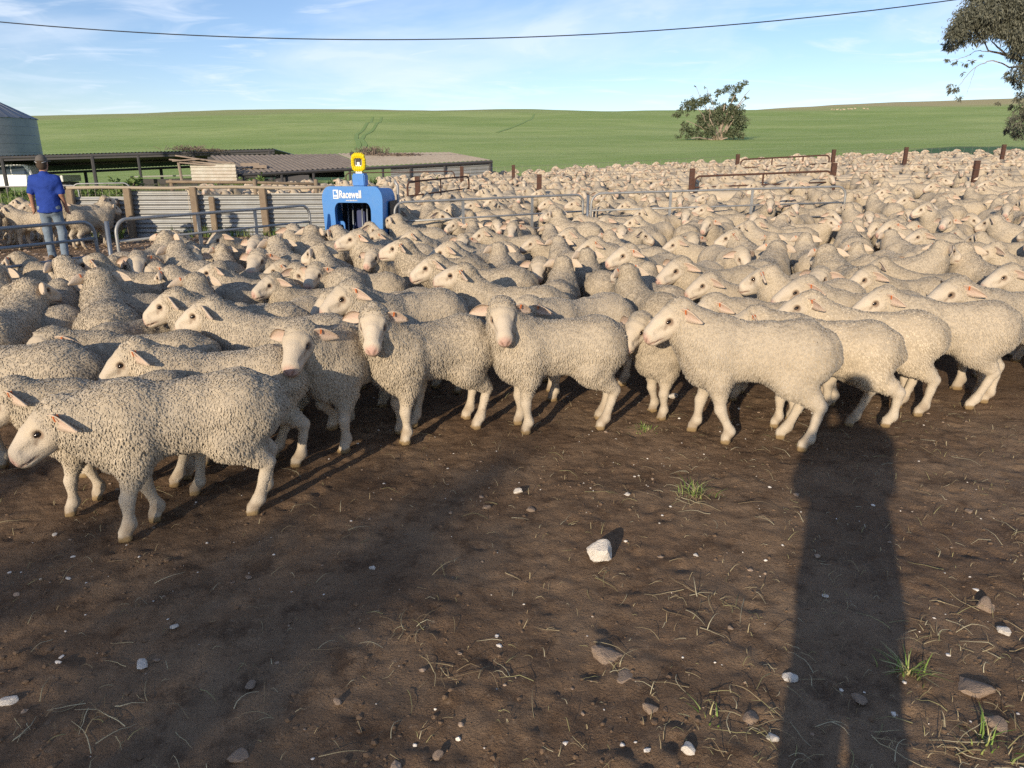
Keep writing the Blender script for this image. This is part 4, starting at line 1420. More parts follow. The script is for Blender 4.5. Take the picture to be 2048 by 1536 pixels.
MB().box((-.04, .15, 1.575), (.09, .06, .05)).build('ring_clip', M_DARK, mach, bevel=.01)
def lettering(txt, size, loc, m, parent, ext=.003, bold=.0, name='lettering'):
    c = bpy.data.curves.new(name, 'FONT')
    c.body = txt; c.size = size; c.align_x = 'LEFT'; c.extrude = ext; c.offset = bold
    c.resolution_u = 4
    t_ = bpy.data.objects.new('tmp', c)
    COL.objects.link(t_)
    me = bpy.data.meshes.new_from_object(t_.evaluated_get(bpy.context.evaluated_depsgraph_get()))
    bpy.data.objects.remove(t_)
    me.name = name
    me.materials.clear(); me.materials.append(m)
    o = link(name, me, parent, loc)
    o.rotation_euler = (math.pi / 2, 0, 0)
    return o
lettering('Racewell', .135, (-.275, -.104, 1.025), M_WHITE, mach, bold=.0035)
lettering('www.racewell.co.nz', .030, (-.13, -.104, .985), M_WHITE, mach, ext=.002, bold=.0006)
mb = MB(); mb.box((-.345, -.104, 1.07), (.115, .006, .115)); mb.build('logo', M_WHITE, mach)
mb = MB()
mb.box((-.362, -.1085, 1.088), (.052, .003, .050)); mb.box((-.322, -.1085, 1.076), (.020, .003, .026)); mb.box((-.352, -.1085, 1.035), (.075, .003, .014))
mb.build('logo_mark', M_BLUE, mach)
# ------------------------------------------------------------------ sheds, silo, ute
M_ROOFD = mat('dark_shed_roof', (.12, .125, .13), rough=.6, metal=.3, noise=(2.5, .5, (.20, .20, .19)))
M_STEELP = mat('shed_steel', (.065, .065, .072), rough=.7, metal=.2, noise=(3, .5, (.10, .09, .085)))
M_OLDROOF = mat('old_shed_roof', (.25, .205, .165), rough=.9, noise=[(1.6, .7, (.36, .30, .24)), (7, .5, (.17, .14, .115))], bump=[(14, .7, .05)])
M_PALEROOF = mat('pale_shed_roof', (.47, .39, .29), rough=.85, noise=[(1.4, .6, (.33, .25, .18)), (6, .35, (.55, .49, .40))], bump=[(14, .5, .04)])
M_PLANK = mat('grey_plank', (.34, .27, .21), rough=.9, noise=(8, .6, (.22, .17, .13)), bump=[(30, .5, .01)])
M_SILO = mat('galvanised_silo', (.20, .225, .265), rough=.42, metal=.55, noise=[(.55, .7, (.13, .15, .185)), (3, .3, (.27, .29, .32))])

def spot(px, Y, z=0.0):
    d = px_dir(px, 330)
    x = d.x * Y / d.y
    return Vector((x, Y, gz(x, Y) + z))

def roof_ribs(mb, a0, a1, b0, b1, n, amp=.02, th=.0):
    """corrugated sheet between the edges a0-a1 (front) and b0-b1 (back), ribs running front to back"""
    a0, a1, b0, b1 = map(Vector, (a0, a1, b0, b1))
    vs = []
    for i in range(n * 2 + 1):
        t = i / (n * 2)
        up = Vector((0, 0, amp if i % 2 else -amp))
        vs += [lerp(a0, a1, t) + up, lerp(b0, b1, t) + up]
    fs = [(2 * i, 2 * i + 2, 2 * i + 3, 2 * i + 1) for i in range(n * 2)]
    mb.add(vs, fs)

# long open shed at left
s0 = spot(-160, 37.0); s1 = spot(551, 39.5)
sh = empty('open_shed', s0)
tag(sh, 'long low open-sided shed with corrugated roof, behind the man', 'shed')
zl, zr = at_y(-160, 316, 37.0).z, at_y(551, 297.5, 39.5).z
fr0, fr1 = Vector((s0.x, s0.y, zl)) - s0, Vector((s1.x, s1.y, zr)) - s0
bk0, bk1 = fr0 + Vector((.3, 6.5, -.75)), fr1 + Vector((.2, 6.5, -.5))
mb = MB(); roof_ribs(mb, fr0, fr1, bk0, bk1, 95, .028)
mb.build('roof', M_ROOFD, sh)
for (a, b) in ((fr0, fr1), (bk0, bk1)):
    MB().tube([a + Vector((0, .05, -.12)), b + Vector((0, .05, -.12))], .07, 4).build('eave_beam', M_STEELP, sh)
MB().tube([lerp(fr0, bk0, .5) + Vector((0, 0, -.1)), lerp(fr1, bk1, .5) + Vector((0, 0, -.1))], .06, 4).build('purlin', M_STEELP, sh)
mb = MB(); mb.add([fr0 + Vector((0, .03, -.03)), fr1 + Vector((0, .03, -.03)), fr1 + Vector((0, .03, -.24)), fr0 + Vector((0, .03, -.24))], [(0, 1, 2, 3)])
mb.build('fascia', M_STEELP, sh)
for i, t in enumerate((.22, .325, .47, .60, .76, .83, .985)):
    for row in ((0, .05), (1, -.3)):
        if row[0] and i % 2: continue
        p = lerp(fr0, fr1, t) if row[0] == 0 else lerp(bk0, bk1, t + .015)
        w_ = p + s0
        base = gz(w_.x, w_.y) - s0.z
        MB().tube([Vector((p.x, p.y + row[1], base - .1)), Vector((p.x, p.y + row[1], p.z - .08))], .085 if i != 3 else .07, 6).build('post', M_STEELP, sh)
# rails inside the shed
for (z, y_) in ((.95, 3.2), (.55, 3.2), (.75, 5.6)):
    MB().tube([Vector((8.5, y_, z)), Vector((17.8, y_ + 1.2, z + .2))], .04, 5).build('rail', M_PLATE if z == .95 else M_STEELP, sh)
MB().box((13, 5.0, .45), (9.5, .05, .75), R(7)).build('back_boards', M_STEELP, sh)

# low yard shed with the dirty roof
q0 = spot(356, 29.0); q1 = spot(985, 31.0)
ls = empty('low_shed', q0)
tag(ls, 'low yard shed with rusty brown roof and loose planks, behind the iron fence', 'shed')
def rel(px, py, Y): return at_y(px, py, Y) - q0
f0, f1 = rel(475, 347, 28.6), rel(985, 320, 31.0)
b0_, b1_ = rel(420, 311, 34.5), rel(900, 304.5, 36.0)
fm, bm_ = lerp(f0, f1, .50), lerp(b0_, b1_, .52)
mb = MB(); roof_ribs(mb, f0, fm, b0_, bm_, 26, .018); mb.build('roof', M_OLDROOF, ls)
mb = MB(); roof_ribs(mb, fm + Vector((.01, 0, .02)), f1, bm_ + Vector((.01, 0, .02)), b1_, 26, .018)
tag(mb.build('roof', M_PALEROOF, ls), 'paler tan roof sheets')
MB().tube([f0 + Vector((0, 0, -.07)), f1 + Vector((0, 0, -.07))], .06, 4).build('eave_beam', M_STEELP, ls)
for t in (.02, .16, .28, .42, .55, .66, .80, .99):
    p = lerp(f0, f1, t); w_ = p + q0
    MB().tube([Vector((p.x, p.y + .05, gz(w_.x, w_.y) - q0.z - .1)), p + Vector((0, .05, -.05))], .05, 6).build('post', M_STEELP, ls)
for t0, t1, m_ in ((.58, .80, M_STEELP), (.80, 1.0, M_IRON)):
    a, b = lerp(f0, f1, t0), lerp(f0, f1, t1)
    d_ = b - a; L_ = Vector((d_.x, d_.y)).length; u_ = Vector((d_.x / L_, d_.y / L_, d_.z / L_))
    mb = MB(); corrugated(mb, Vector((a.x, a.y + .12, a.z - 1.12)), u_, L_, .0, 1.0, per=.13, amp=.018)
    mb.build('wall_sheet', M_IRON, ls, smooth=True)
mb = MB()
for t0, t1 in ((.0, .55),):
    a, b = lerp(b0_, b1_, t0), lerp(b0_, b1_, t1)
    mb.box(lerp(a, b, .5) + Vector((0, -.3, -.55)), ((b - a).length, .06, .9), math.atan2(b.y - a.y, b.x - a.x))
mb.build('back_wall', M_STEELP, ls)
MB().box(rel(585, 357, 29.3), (1.3, .05, .26)).build('hanging_sheet', M_STEELP, ls)
# cream iron end wall and a lean-to of loose planks
a, b = rel(384, 362, 28.4), rel(474, 364, 28.3)
d_ = b - a; L_ = Vector((d_.x, d_.y)).length; u_ = Vector((d_.x / L_, d_.y / L_, 0))
mb = MB(); corrugated(mb, Vector((a.x, a.y, a.z)), u_, L_, .0, .62, per=.12, amp=.018)
mb.build('wall_sheet', M_IRONR, ls, smooth=True)
MB().tube([rel(364, 362, 28.2), rel(357, 325, 28.2)], .05, 6).build('post', M_PLANK, ls)
for i, (xa, ya, xb, yb, dy) in enumerate(((340, 319, 470, 331, 0), (352, 311, 462, 328, .4), (345, 322, 400, 318, -.2), (360, 325, 478, 335, -.3), (372, 315, 470, 326, .8))):
    p, q = rel(xa, ya, 28.6 + dy), rel(xb, yb, 28.9 + dy)
    c = (p + q) / 2
    dd = q - p
    M = dd.to_track_quat('X', 'Z').to_matrix()
    MB().box(c, (dd.length, .26, .045), rot=M).build('plank', M_PLANK, ls)
for (x_, y_, w1) in ((500, 329, .7), (520, 333, .5)):
    MB().box(rel(x_, y_, 30), (w1, .5, .12), .3, ).build('debris', M_PLANK, ls)
# dry bush heaps lying on the roofs
def twig_heap(px, py, Y, w_, h_, label, n=160):
    c = at_y(px, py, Y)
    mb = MB(); r2 = random.Random(int(px))
    for k in range(n):
        a = r2.uniform(0, 6.28)
        s = Vector((r2.gauss(0, w_ * .25), r2.gauss(0, .3), 0))
        d = Vector((math.cos(a) * r2.uniform(.1, .5) * w_ * .4, math.sin(a) * .3, r2.uniform(.1, 1) * h_))
        mb.tube([s, s + d * .5 + Vector((r2.gauss(0, .04), 0, .02)), s + d], .012, 3, caps=False)
    o = mb.build('dead_bush', mat('dead_twigs', (.20, .155, .12), rough=1), None, loc=c)
    tag(o, label, 'dead bush')
twig_heap(375, 301, 38, 1.7, .28, 'dead grey bush heaped behind the long shed roof')
twig_heap(425, 303, 38, 1.2, .14, 'small dead bush beside the larger heap on the long shed')
twig_heap(745, 310, 34.6, 1.3, .40, 'dead brown bush on the low shed roof behind the yellow ring')
twig_heap(800, 312, 34.2, 2.2, .14, 'flat heap of dead twigs on the low shed roof')

# silo
sp_ = spot(-14, 75.0)
silo = empty('silo', sp_)
tag(silo, 'round galvanised grain silo with ribbed conical roof at the left edge', 'silo')
RAD, EAVE = 4.36, at_y(65, 237, 75.0).z - sp_.z
ringh = .78
k = 0; z = EAVE
while z > 0:
    z0 = max(0, z - ringh)
    mb = MB()
    n = 48
    vs, fs = [], []
    prof = [(z0 + .0, RAD + .018), (z0 + .03, RAD), (z - .02, RAD - .004), (z, RAD + .010)]
    for (zz_, rr_) in prof:
        for i in range(n): vs.append((rr_ * math.cos(2 * math.pi * i / n), rr_ * math.sin(2 * math.pi * i / n), zz_))
    for j in range(3):
        for i in range(n): fs.append((j * n + i, j * n + (i + 1) % n, (j + 1) * n + (i + 1) % n, (j + 1) * n + i))
    mb.add(vs, fs)
    o = mb.build('wall_ring', M_SILO, silo); smooth_shade(o, 12)
    z = z0 - .001; k += 1
    if z0 <= 0: break
mb = MB(); vs = []; fs = []; n = 96
for i in range(n):
    a = 2 * math.pi * i / n
    up = .06 if i % 4 == 0 else 0
    vs += [((RAD + .12) * math.cos(a), (RAD + .12) * math.sin(a), EAVE + up - .02), (.35 * math.cos(a), .35 * math.sin(a), EAVE + 2.1 + up)]
for i in range(n): fs.append((2 * i, 2 * ((i + 1) % n), 2 * ((i + 1) % n) + 1, 2 * i + 1))
mb.add(vs, fs)
rf = mb.build('roof', M_SILO, silo)
MB().tube([(0, 0, EAVE + 2.0), (0, 0, EAVE + 2.3)], .4, 14).build('cap', M_SILO, rf)

# white ute parked behind the long shed
M_CARW = mat('white_car_paint', (.74, .76, .78), rough=.25, spec=.5)
M_GLASSD = mat('car_glass', (.05, .07, .09), rough=.06, spec=.7)
M_TYRE = mat('tyre_rubber', (.02, .02, .02), rough=.9)
cp = spot(38, 39.4)
ute = empty('ute', cp, R(180))
ute.scale = (.92, .92, .90)
tag(ute, 'white dual-cab utility vehicle with tray, parked behind the long shed', 'ute')
def side_loft(mb, prof, halfw, inset=0.0):
    n = len(prof)
    vs = [(x, -halfw + (inset if z > 1.0 else 0), z) for x, z in prof] + [(x, halfw - (inset if z > 1.0 else 0), z) for x, z in prof]
    fs = [tuple(range(n)), tuple(range(2 * n - 1, n - 1, -1))] + [(i, n + i, n + (i + 1) % n, (i + 1) % n) for i in range(n)]
    mb.add(vs, fs)
mb = MB(); side_loft(mb, [(2.6, .45), (2.62, .80), (2.45, .98), (1.25, 1.08), (.55, 1.58), (.25, 1.64), (-.75, 1.64), (-1.0, 1.56), (-1.12, 1.06), (-1.12, .42)], .90, .12)
mb.build('cab', M_CARW, ute, bevel=.04)
for sgn in (-1, 1):
    mb = MB(); yy = sgn * .795
    mb.add([(1.02, yy + sgn * .09, 1.12), (.52, yy, 1.50), (.02, yy, 1.54), (.02, yy + sgn * .09, 1.12), (1.02, yy + sgn * .10, 1.11), (.52, yy + sgn * .01, 1.51), (.02, yy + sgn * .01, 1.55), (.02, yy + sgn * .10, 1.11)],
           [(0, 1, 2, 3), (7, 6, 5, 4), (0, 4, 5, 1), (1, 5, 6, 2), (2, 6, 7, 3), (3, 7, 4, 0)]); mb.build('side_window', M_GLASSD, ute)
    mb = MB()
    mb.add([(-.06, yy + sgn * .09, 1.12), (-.06, yy, 1.54), (-.72, yy, 1.54), (-.98, yy + sgn * .09, 1.12), (-.06, yy + sgn * .10, 1.11), (-.06, yy + sgn * .01, 1.55), (-.72, yy + sgn * .01, 1.55), (-.98, yy + sgn * .10, 1.11)],
           [(0, 1, 2, 3), (7, 6, 5, 4), (0, 4, 5, 1), (1, 5, 6, 2), (2, 6, 7, 3), (3, 7, 4, 0)]); mb.build('side_window', M_GLASSD, ute)
    for x in (1.75, -2.0):
        w_ = MB().tube([(x, sgn * .68, .38), (x, sgn * .90, .38)], .38, 18).build('wheel', M_TYRE, ute, smooth=False)
        MB().tube([(x, sgn * .895, .38), (x, sgn * .91, .38)], .22, 14).build('rim', M_PLATE, w_)
mb = MB(); mb.add([(1.24, -.72, 1.10), (1.24, .72, 1.10), (.58, .66, 1.55), (.58, -.66, 1.55), (1.265, -.72, 1.12), (1.265, .72, 1.12), (.605, .66, 1.57), (.605, -.66, 1.57)],
                  [(0, 1, 2, 3), (7, 6, 5, 4), (0, 4, 5, 1), (1, 5, 6, 2), (2, 6, 7, 3), (3, 7, 4, 0)]); mb.build('windscreen', M_GLASSD, ute)
MB().box((-2.0, 0, .88), (1.72, 1.8, .34)).build('tray', M_PLATE, ute, bevel=.02)
MB().box((-2.0, 0, .55), (1.9, .9, .28)).build('chassis', M_STEELP, ute)
# ------------------------------------------------------------------ trees, cable
M_LEAF = mat('eucalypt_leaf', (.075, .085, .050), rough=.65, attr='Col', spec=.3)
M_BARK = mat('eucalypt_bark', (.36, .29, .23), rough=.9, noise=[(2.5, .6, (.20, .15, .12)), (9, .4, (.45, .38, .31))], bump=[(18, .5, .03)])

def leaf_crown(clumps, n_per, lsize, seed, droop=.6, green=((.055, .070, .036), (.115, .120, .070)), gap=.0, aspect=.28):
    """many leaf-sized faces gathered in sprays through the clumps: (centre, radius)"""
    r = np.random.default_rng(seed)
    P, D, S, C = [], [], [], []
    for (c, rad) in clumps:
        n = max(6, int(n_per * (rad ** 2)))
        ns = max(3, n // 14)
        dirs = r.normal(0, 1, (ns, 3)); dirs /= np.linalg.norm(dirs, axis=1, keepdims=True)
        cen = np.array(c) + dirs * (rad * r.uniform(.45, 1.0, (ns, 1))) * np.array((1, 1, .8))
        k = r.integers(0, ns, n)
        p = cen[k] + r.normal(0, 1, (n, 3)) * rad * np.array((.17, .17, .20))
        d = r.normal(0, .55, (n, 3)) + np.array((0, 0, -droop)) + dirs[k] * .35
        d /= np.linalg.norm(d, axis=1, keepdims=True)
        P.append(p); D.append(d); S.append(lsize * r.uniform(.65, 1.35, n))
        t = np.clip(r.random(ns)[k] * .75 + r.random(n) * .35, 0, 1)[:, None]
        C.append(np.array(green[0]) * (1 - t) + np.array(green[1]) * t)
    P, D, S, C = map(np.concatenate, (P, D, S, C))
    sd = np.cross(D, r.normal(0, 1, P.shape)); sd /= np.linalg.norm(sd, axis=1, keepdims=True)
    a = P; b = P + D * (S * .45)[:, None] + sd * (S * aspect * .5)[:, None]; c_ = P + D * S[:, None]; d_ = P + D * (S * .45)[:, None] - sd * (S * aspect * .5)[:, None]
    V = np.stack([a, b, c_, d_], 1).reshape(-1, 3)
    Q = np.arange(len(P))[:, None] * 4 + np.arange(4)
    return V, Q, np.repeat(C, 4, axis=0)

def limb(mb, a, b, r0, r1, seed, sag=.0, n=7, wob=.06):
    rr = random.Random(seed)
    a, b = Vector(a), Vector(b)
    L = (b - a).length
    pts = []
    off = Vector((0, 0, 0))
    for i in range(n + 1):
        t = i / n
        if 0 < i < n: off = off * .6 + Vector((rr.gauss(0, 1), rr.gauss(0, 1), rr.gauss(0, .6))) * L * wob * .5
        pts.append(a + (b - a) * t + off * (1 - abs(2 * t - 1)) + Vector((0, 0, sag * L * math.sin(math.pi * t))))
    mb.tube(pts, [r0 + (r1 - r0) * i / n for i in range(n + 1)], 7)
    return pts

# the lone eucalypt in the field; outline taken clump by clump
tb = on_ground(1436, 283, 60, 200)
TD = tb.y
sc_px = (TD * math.cos(PITCH) + 1) / FPX
def fld(zx, zy, dep):                                   # zoomed picture spot -> offset from the trunk base
    return ((zx - 1150) / 8.533 * sc_px, dep, (1232 - zy) / 8.533 * sc_px * .96)
CL = [(450,760,80),(400,800,50),(560,660,100),(690,610,115),(620,580,60),(840,560,100),(930,530,95),(1030,590,55),(1110,420,55),(1090,470,45),(1240,390,80),(1170,400,60),(1360,370,85),(1450,370,55),(1480,300,45),(1540,275,50),(1340,500,80),
      (1390,560,50),(1300,560,40),(1520,510,40),(1180,650,85),(1300,700,115),(1400,740,120),(1460,880,120),(1510,980,100),(1520,860,60),(1420,1090,120),(1280,1050,95),(1100,750,115),(950,800,120),(810,840,90),(860,960,110),(960,1060,110),
      (750,1050,100),(600,1000,85),(520,1070,75),(470,1130,50),(650,1120,80),(800,1140,85),(1060,900,110),(1200,880,105),(1330,880,110),(1480,1130,70),(1180,1100,70),(672,338,16),(842,366,12),(600,760,50),(560,960,60)]
rt = random.Random(3)
clumps = []
for (zx, zy, rr) in CL:
    for dpt in ((-1.4, .6) if rr > 100 else (rt.uniform(-1.2, .6),)):
        clumps.append((fld(zx, zy, dpt + rt.uniform(-.6, .6)), rr / 8.533 * sc_px * .93))
tree = empty('eucalyptus_tree', tb)
tag(tree, 'lone spreading eucalyptus with many low limbs, standing in the green field', 'tree')
mb = MB()
for i, (zx, zy, r0, r1) in enumerate(((930, 870, .20, .07), (880, 1010, .16, .06), (1180, 640, .26, .08), (1350, 880, .24, .07), (1340, 480, .14, .05), (1520, 420, .10, .03), (700, 700, .10, .04), (640, 1190, .13, .05), (920, 700, .14, .05),
                                      (1260, 1180, .16, .06), (672, 345, .05, .02), (842, 370, .05, .02), (1480, 560, .12, .04), (1060, 1100, .2, .08), (560, 900, .08, .03))):
    limb(mb, (rt.uniform(-.5, .5), rt.uniform(-.6, .2), -.1), fld(zx, zy, rt.uniform(-2.4, -1.0)), r0 * 1.25, r1 * 1.2, i + 5, sag=.06)
mb.build('trunk', M_BARK, tree, smooth=True)
V, Q, C = leaf_crown(clumps, 470, .26, 4, droop=.45, aspect=.5, green=((.050, .066, .035), (.140, .158, .090)))
link('crown', np_mesh('crown', V, quads=Q, mats=[M_LEAF], col=C, smooth=False), tree)

# big gum overhanging the right edge
GD = 36.0
gb = G(31.0, 37.5)
gum = empty('gum_tree', gb)
tag(gum, 'large gum tree with drooping grey-green foliage overhanging the right edge', 'tree')
def gm(zx, zy, dep): return at_y(1848 + zx / 5.12, zy / 5.12, GD + dep * 1.5) - gb
GL = [(300,450,75),(250,480,50),(330,330,105),(400,240,110),(470,160,120),(600,110,150),(800,60,170),(950,150,160),(450,400,90),(600,300,115),(740,290,105),(900,310,120),(1000,430,130),(950,560,80),(900,760,60),(960,840,65),(300,920,45),(270,880,30),
      (350,1000,28),(1000,980,60),(1010,1130,90),(950,1240,85),(880,1330,55),(990,1350,80),(870,1080,30),(760,1050,25),(420,640,25),(470,620,22),(410,745,16),(330,640,24),(590,560,18),(240,600,22),(650,-120,180),(900,-200,220),(1150,0,220),(1200,300,220),(1150,700,180),(1250,-400,300),
      (1500,-100,300),(1500,400,280),(1400,900,220),(1700,200,300),(1150,1150,110),(2000,-200,300),(1900,600,260),(1600,-500,300),(2300,200,280),(2200,-300,260)]
gcl = []
for (zx, zy, rr) in GL:
    for dpt in ((-.7, .7) if rr > 90 else (rt.uniform(-.4, .4),)):
        gcl.append((tuple(gm(zx, zy, dpt + rt.uniform(-.3, .3))), rr / 5.12 * .0240))
V, Q, C = leaf_crown(gcl, 2700, .155, 8, droop=.95, aspect=.26, green=((.070, .076, .054), (.170, .170, .125)))
link('crown', np_mesh('crown', V, quads=Q, mats=[M_LEAF], col=C, smooth=False), gum)
mb = MB()
tr = limb(mb, (0, 0, -.1), gm(1500, 500, .6), 0.5100, 0.2550, 3, n=9, wob=.03)
j1 = Vector(gm(1100, 640, .3))
limb(mb, tr[6], j1, 0.2250, 0.1050, 5)
limb(mb, j1, gm(860, 570, 0), 0.0900, 0.0600, 6); limb(mb, gm(860, 570, 0), gm(660, 520, 0), 0.0570, 0.0330, 7); limb(mb, gm(660, 520, 0), gm(600, 400, .1), 0.0330, 0.0180, 8)
limb(mb, gm(840, 560, 0), gm(690, 420, .1), 0.0450, 0.0240, 9)
limb(mb, tr[5], gm(1000, 680, 0), 0.1350, 0.0600, 10); limb(mb, gm(1000, 680, 0), gm(870, 690, 0), 0.0525, 0.0330, 11); limb(mb, gm(870, 690, 0), gm(640, 630, 0), 0.0300, 0.0180, 12, sag=.12)
limb(mb, gm(640, 640, 0), gm(450, 760, 0), 0.0180, 0.0120, 13, sag=.1); limb(mb, gm(450, 760, 0), gm(340, 900, 0), 0.0120, 0.0075, 14)
limb(mb, gm(660, 530, 0), gm(430, 580, 0), 0.0180, 0.0090, 15, sag=.1); limb(mb, gm(530, 690, 0), gm(440, 960, 0), 0.0090, 0.0045, 16); limb(mb, gm(480, 560, 0), gm(250, 640, 0), 0.0120, 0.0060, 17)
for (zx, zy) in ((900, 250), (1200, 0), (1300, 500), (1700, 300), (1000, 1100), (1900, -100), (900, 1300)):
    limb(mb, tr[7], gm(zx, zy, rt.uniform(-.5, .8)), 0.1500, 0.0300, zx)
mb.build('trunk', M_BARK, gum, smooth=True)

# trees standing behind the camera; only their shade reaches the picture
def shade_tree(x, y, h, w_, seed, label, stretch=1.0):
    r = random.Random(seed)
    o = empty('shade_tree', G(x, y)); tag(o, label, 'tree', 'gum trees shading the yard')
    cl = []
    for k in range(60):
        a, q = r.uniform(0, 6.28), math.sqrt(r.random())
        cl.append(((math.cos(a) * q * w_, math.sin(a) * q * w_ * .7, h * (.50 + .42 * r.random())), r.uniform(.35, .75)))
    V, Q, C = leaf_crown(cl, 330, .22, seed, droop=.8)
    link('crown', np_mesh('crown', V, quads=Q, mats=[M_LEAF], col=C, smooth=False), o)
    mb = MB()
    t_ = limb(mb, (0, 0, -.1), (.1, .1, h * .55), .22, .12, seed)
    for c in cl[:14]: limb(mb, t_[5], c[0], .07, .015, int(c[1] * 1000))
    mb.build('trunk', M_BARK, o, smooth=True)

shade_tree(-9.2, -11.4, 4.7, 3.0, 21, 'gum tree behind the camera, shading the lower left mud')
shade_tree(-6.4, -13.6, 4.7, 2.3, 22, 'smaller gum tree behind the camera, shading the bottom of the yard')
# overhead cable and its poles
M_CABLE = mat('cable_black', (.02, .022, .03), rough=.6)
M_POLE = mat('power_pole_wood', (.23, .18, .14), rough=.9, noise=(6, .5, (.15, .12, .10)), bump=[(20, .5, .01)])
cpts = []
for (px, py) in ((0, 45), (430, 70), (860, 80.5), (1300, 62), (1905, 0)):
    cpts.append(at_y(px, py, 24.0))
xsx = np.array([p.x for p in cpts]); zsz = np.array([p.z for p in cpts])
co_ = np.polyfit(xsx, zsz, 2)
x0_, x1_ = -24.0, 30.0
line = [(x, 24.0, float(np.polyval(co_, x))) for x in np.linspace(x0_, x1_, 60)]
cb = MB().tube(line, .016, 5).build('cable', M_CABLE, None, smooth=True)
tag(cb, 'thin black overhead cable sagging across the sky', 'cable')
for (x, lab) in ((x0_, 'timber power pole carrying the overhead cable, beyond the silo side'), (x1_, 'timber power pole carrying the overhead cable, beyond the gum tree')):
    zt = float(np.polyval(co_, x)) + .35
    po = empty('power_pole', G(x, 24.0)); tag(po, lab, 'power pole', 'power poles')
    MB().tube([(0, .12, -.2), (0, .12, zt - gz(x, 24.0))], [.15, .11], 10).build('pole', M_POLE, po, smooth=True)
    MB().box((0, .10, zt - gz(x, 24.0) - .30), (1.4, .1, .1)).build('crossarm', M_POLE, po)
po = empty('power_pole', G(-11.3, -21.5)); tag(po, 'timber power pole behind the camera, its thin shadow crossing the mud', 'power pole', 'power poles')
MB().tube([(0, 0, -.2), (0, 0, 8.0)], [.15, .11], 10).build('pole', M_POLE, po, smooth=True)
MB().box((0, .14, 7.5), (1.4, .1, .1), R(24)).build('crossarm', M_POLE, po)
# ------------------------------------------------------------------ people
M_SKIN = mat('skin', (.42, .23, .155), rough=.6, noise=(12, .3, (.36, .18, .12)))
M_SHIRT = mat('blue_work_shirt', (.020, .055, .300), rough=.85, noise=(9, .45, (.012, .035, .20)), bump=[(16, .5, .02), (5, .4, .03)])
M_JEANS = mat('faded_jeans', (.17, .225, .285), rough=.9, noise=[(6, .6, (.255, .30, .345)), (16, .4, (.12, .165, .22))], bump=[(14, .5, .02)])
M_BOOT = mat('work_boot', (.085, .055, .035), rough=.8, noise=(14, .4, (.15, .10, .065)))
M_CAP = mat('grey_cap', (.115, .105, .095), rough=.9, noise=(25, .4, (.17, .155, .14)))
M_HAIR = mat('brown_hair', (.07, .05, .035), rough=.9)

def sdf_obj(name, prims, m, parent, h=.014, cuts=(), wob=0.0, seed=0):
    V, Q = sdf_mesh([(np.array(p[0], float), np.array(p[1], float)) + tuple(p[2:]) for p in prims], h, [(np.array(p[0], float), np.array(p[1], float)) + tuple(p[2:]) for p in cuts])
    if wob:
        vn, _ = vnormals(V, Q)
        V = V + vn * (wob * fbm(V, 11, seed, 3))[:, None]
    return link(name, np_mesh(name, V, quads=Q, mats=[m]), parent)

def hand(elbow, wrist, palm_dir, side, curl=.6):
    """palm, four unequal fingers and a thumb as blended chains; returns prims"""
    w_ = np.array(wrist, float); f = unit(palm_dir); s = unit(np.cross(f, (0, 1, 0.01)) if abs(f[1]) < .9 else np.cross(f, (1, 0, 0)))
    n = np.cross(f, s)
    P = [(w_, w_ + f * .07, .026, .034, .02, None), (w_ + f * .05 - n * .02, w_ + f * .085 + n * .018, .022, .020, .02, None)]
    for i, (L, o) in enumerate(((.070, -.030), (.080, -.010), (.076, .010), (.060, .028))):
        b = w_ + f * .085 + n * o
        m = b + unit(f + s * side * curl * .3) * L * .55
        t = m + unit(f * .7 + s * side * curl) * L * .5
        P += [(b, m, .0095, .009, .006, None), (m, t, .009, .0075, .004, None)]
    b = w_ + f * .035 - n * .028
    m = b + unit(f * .7 - n * .8) * .038
    P += [(b, m, .012, .010, .01, None), (m, m + unit(f + s * side * .5) * .03, .010, .008, .004, None)]
    return P

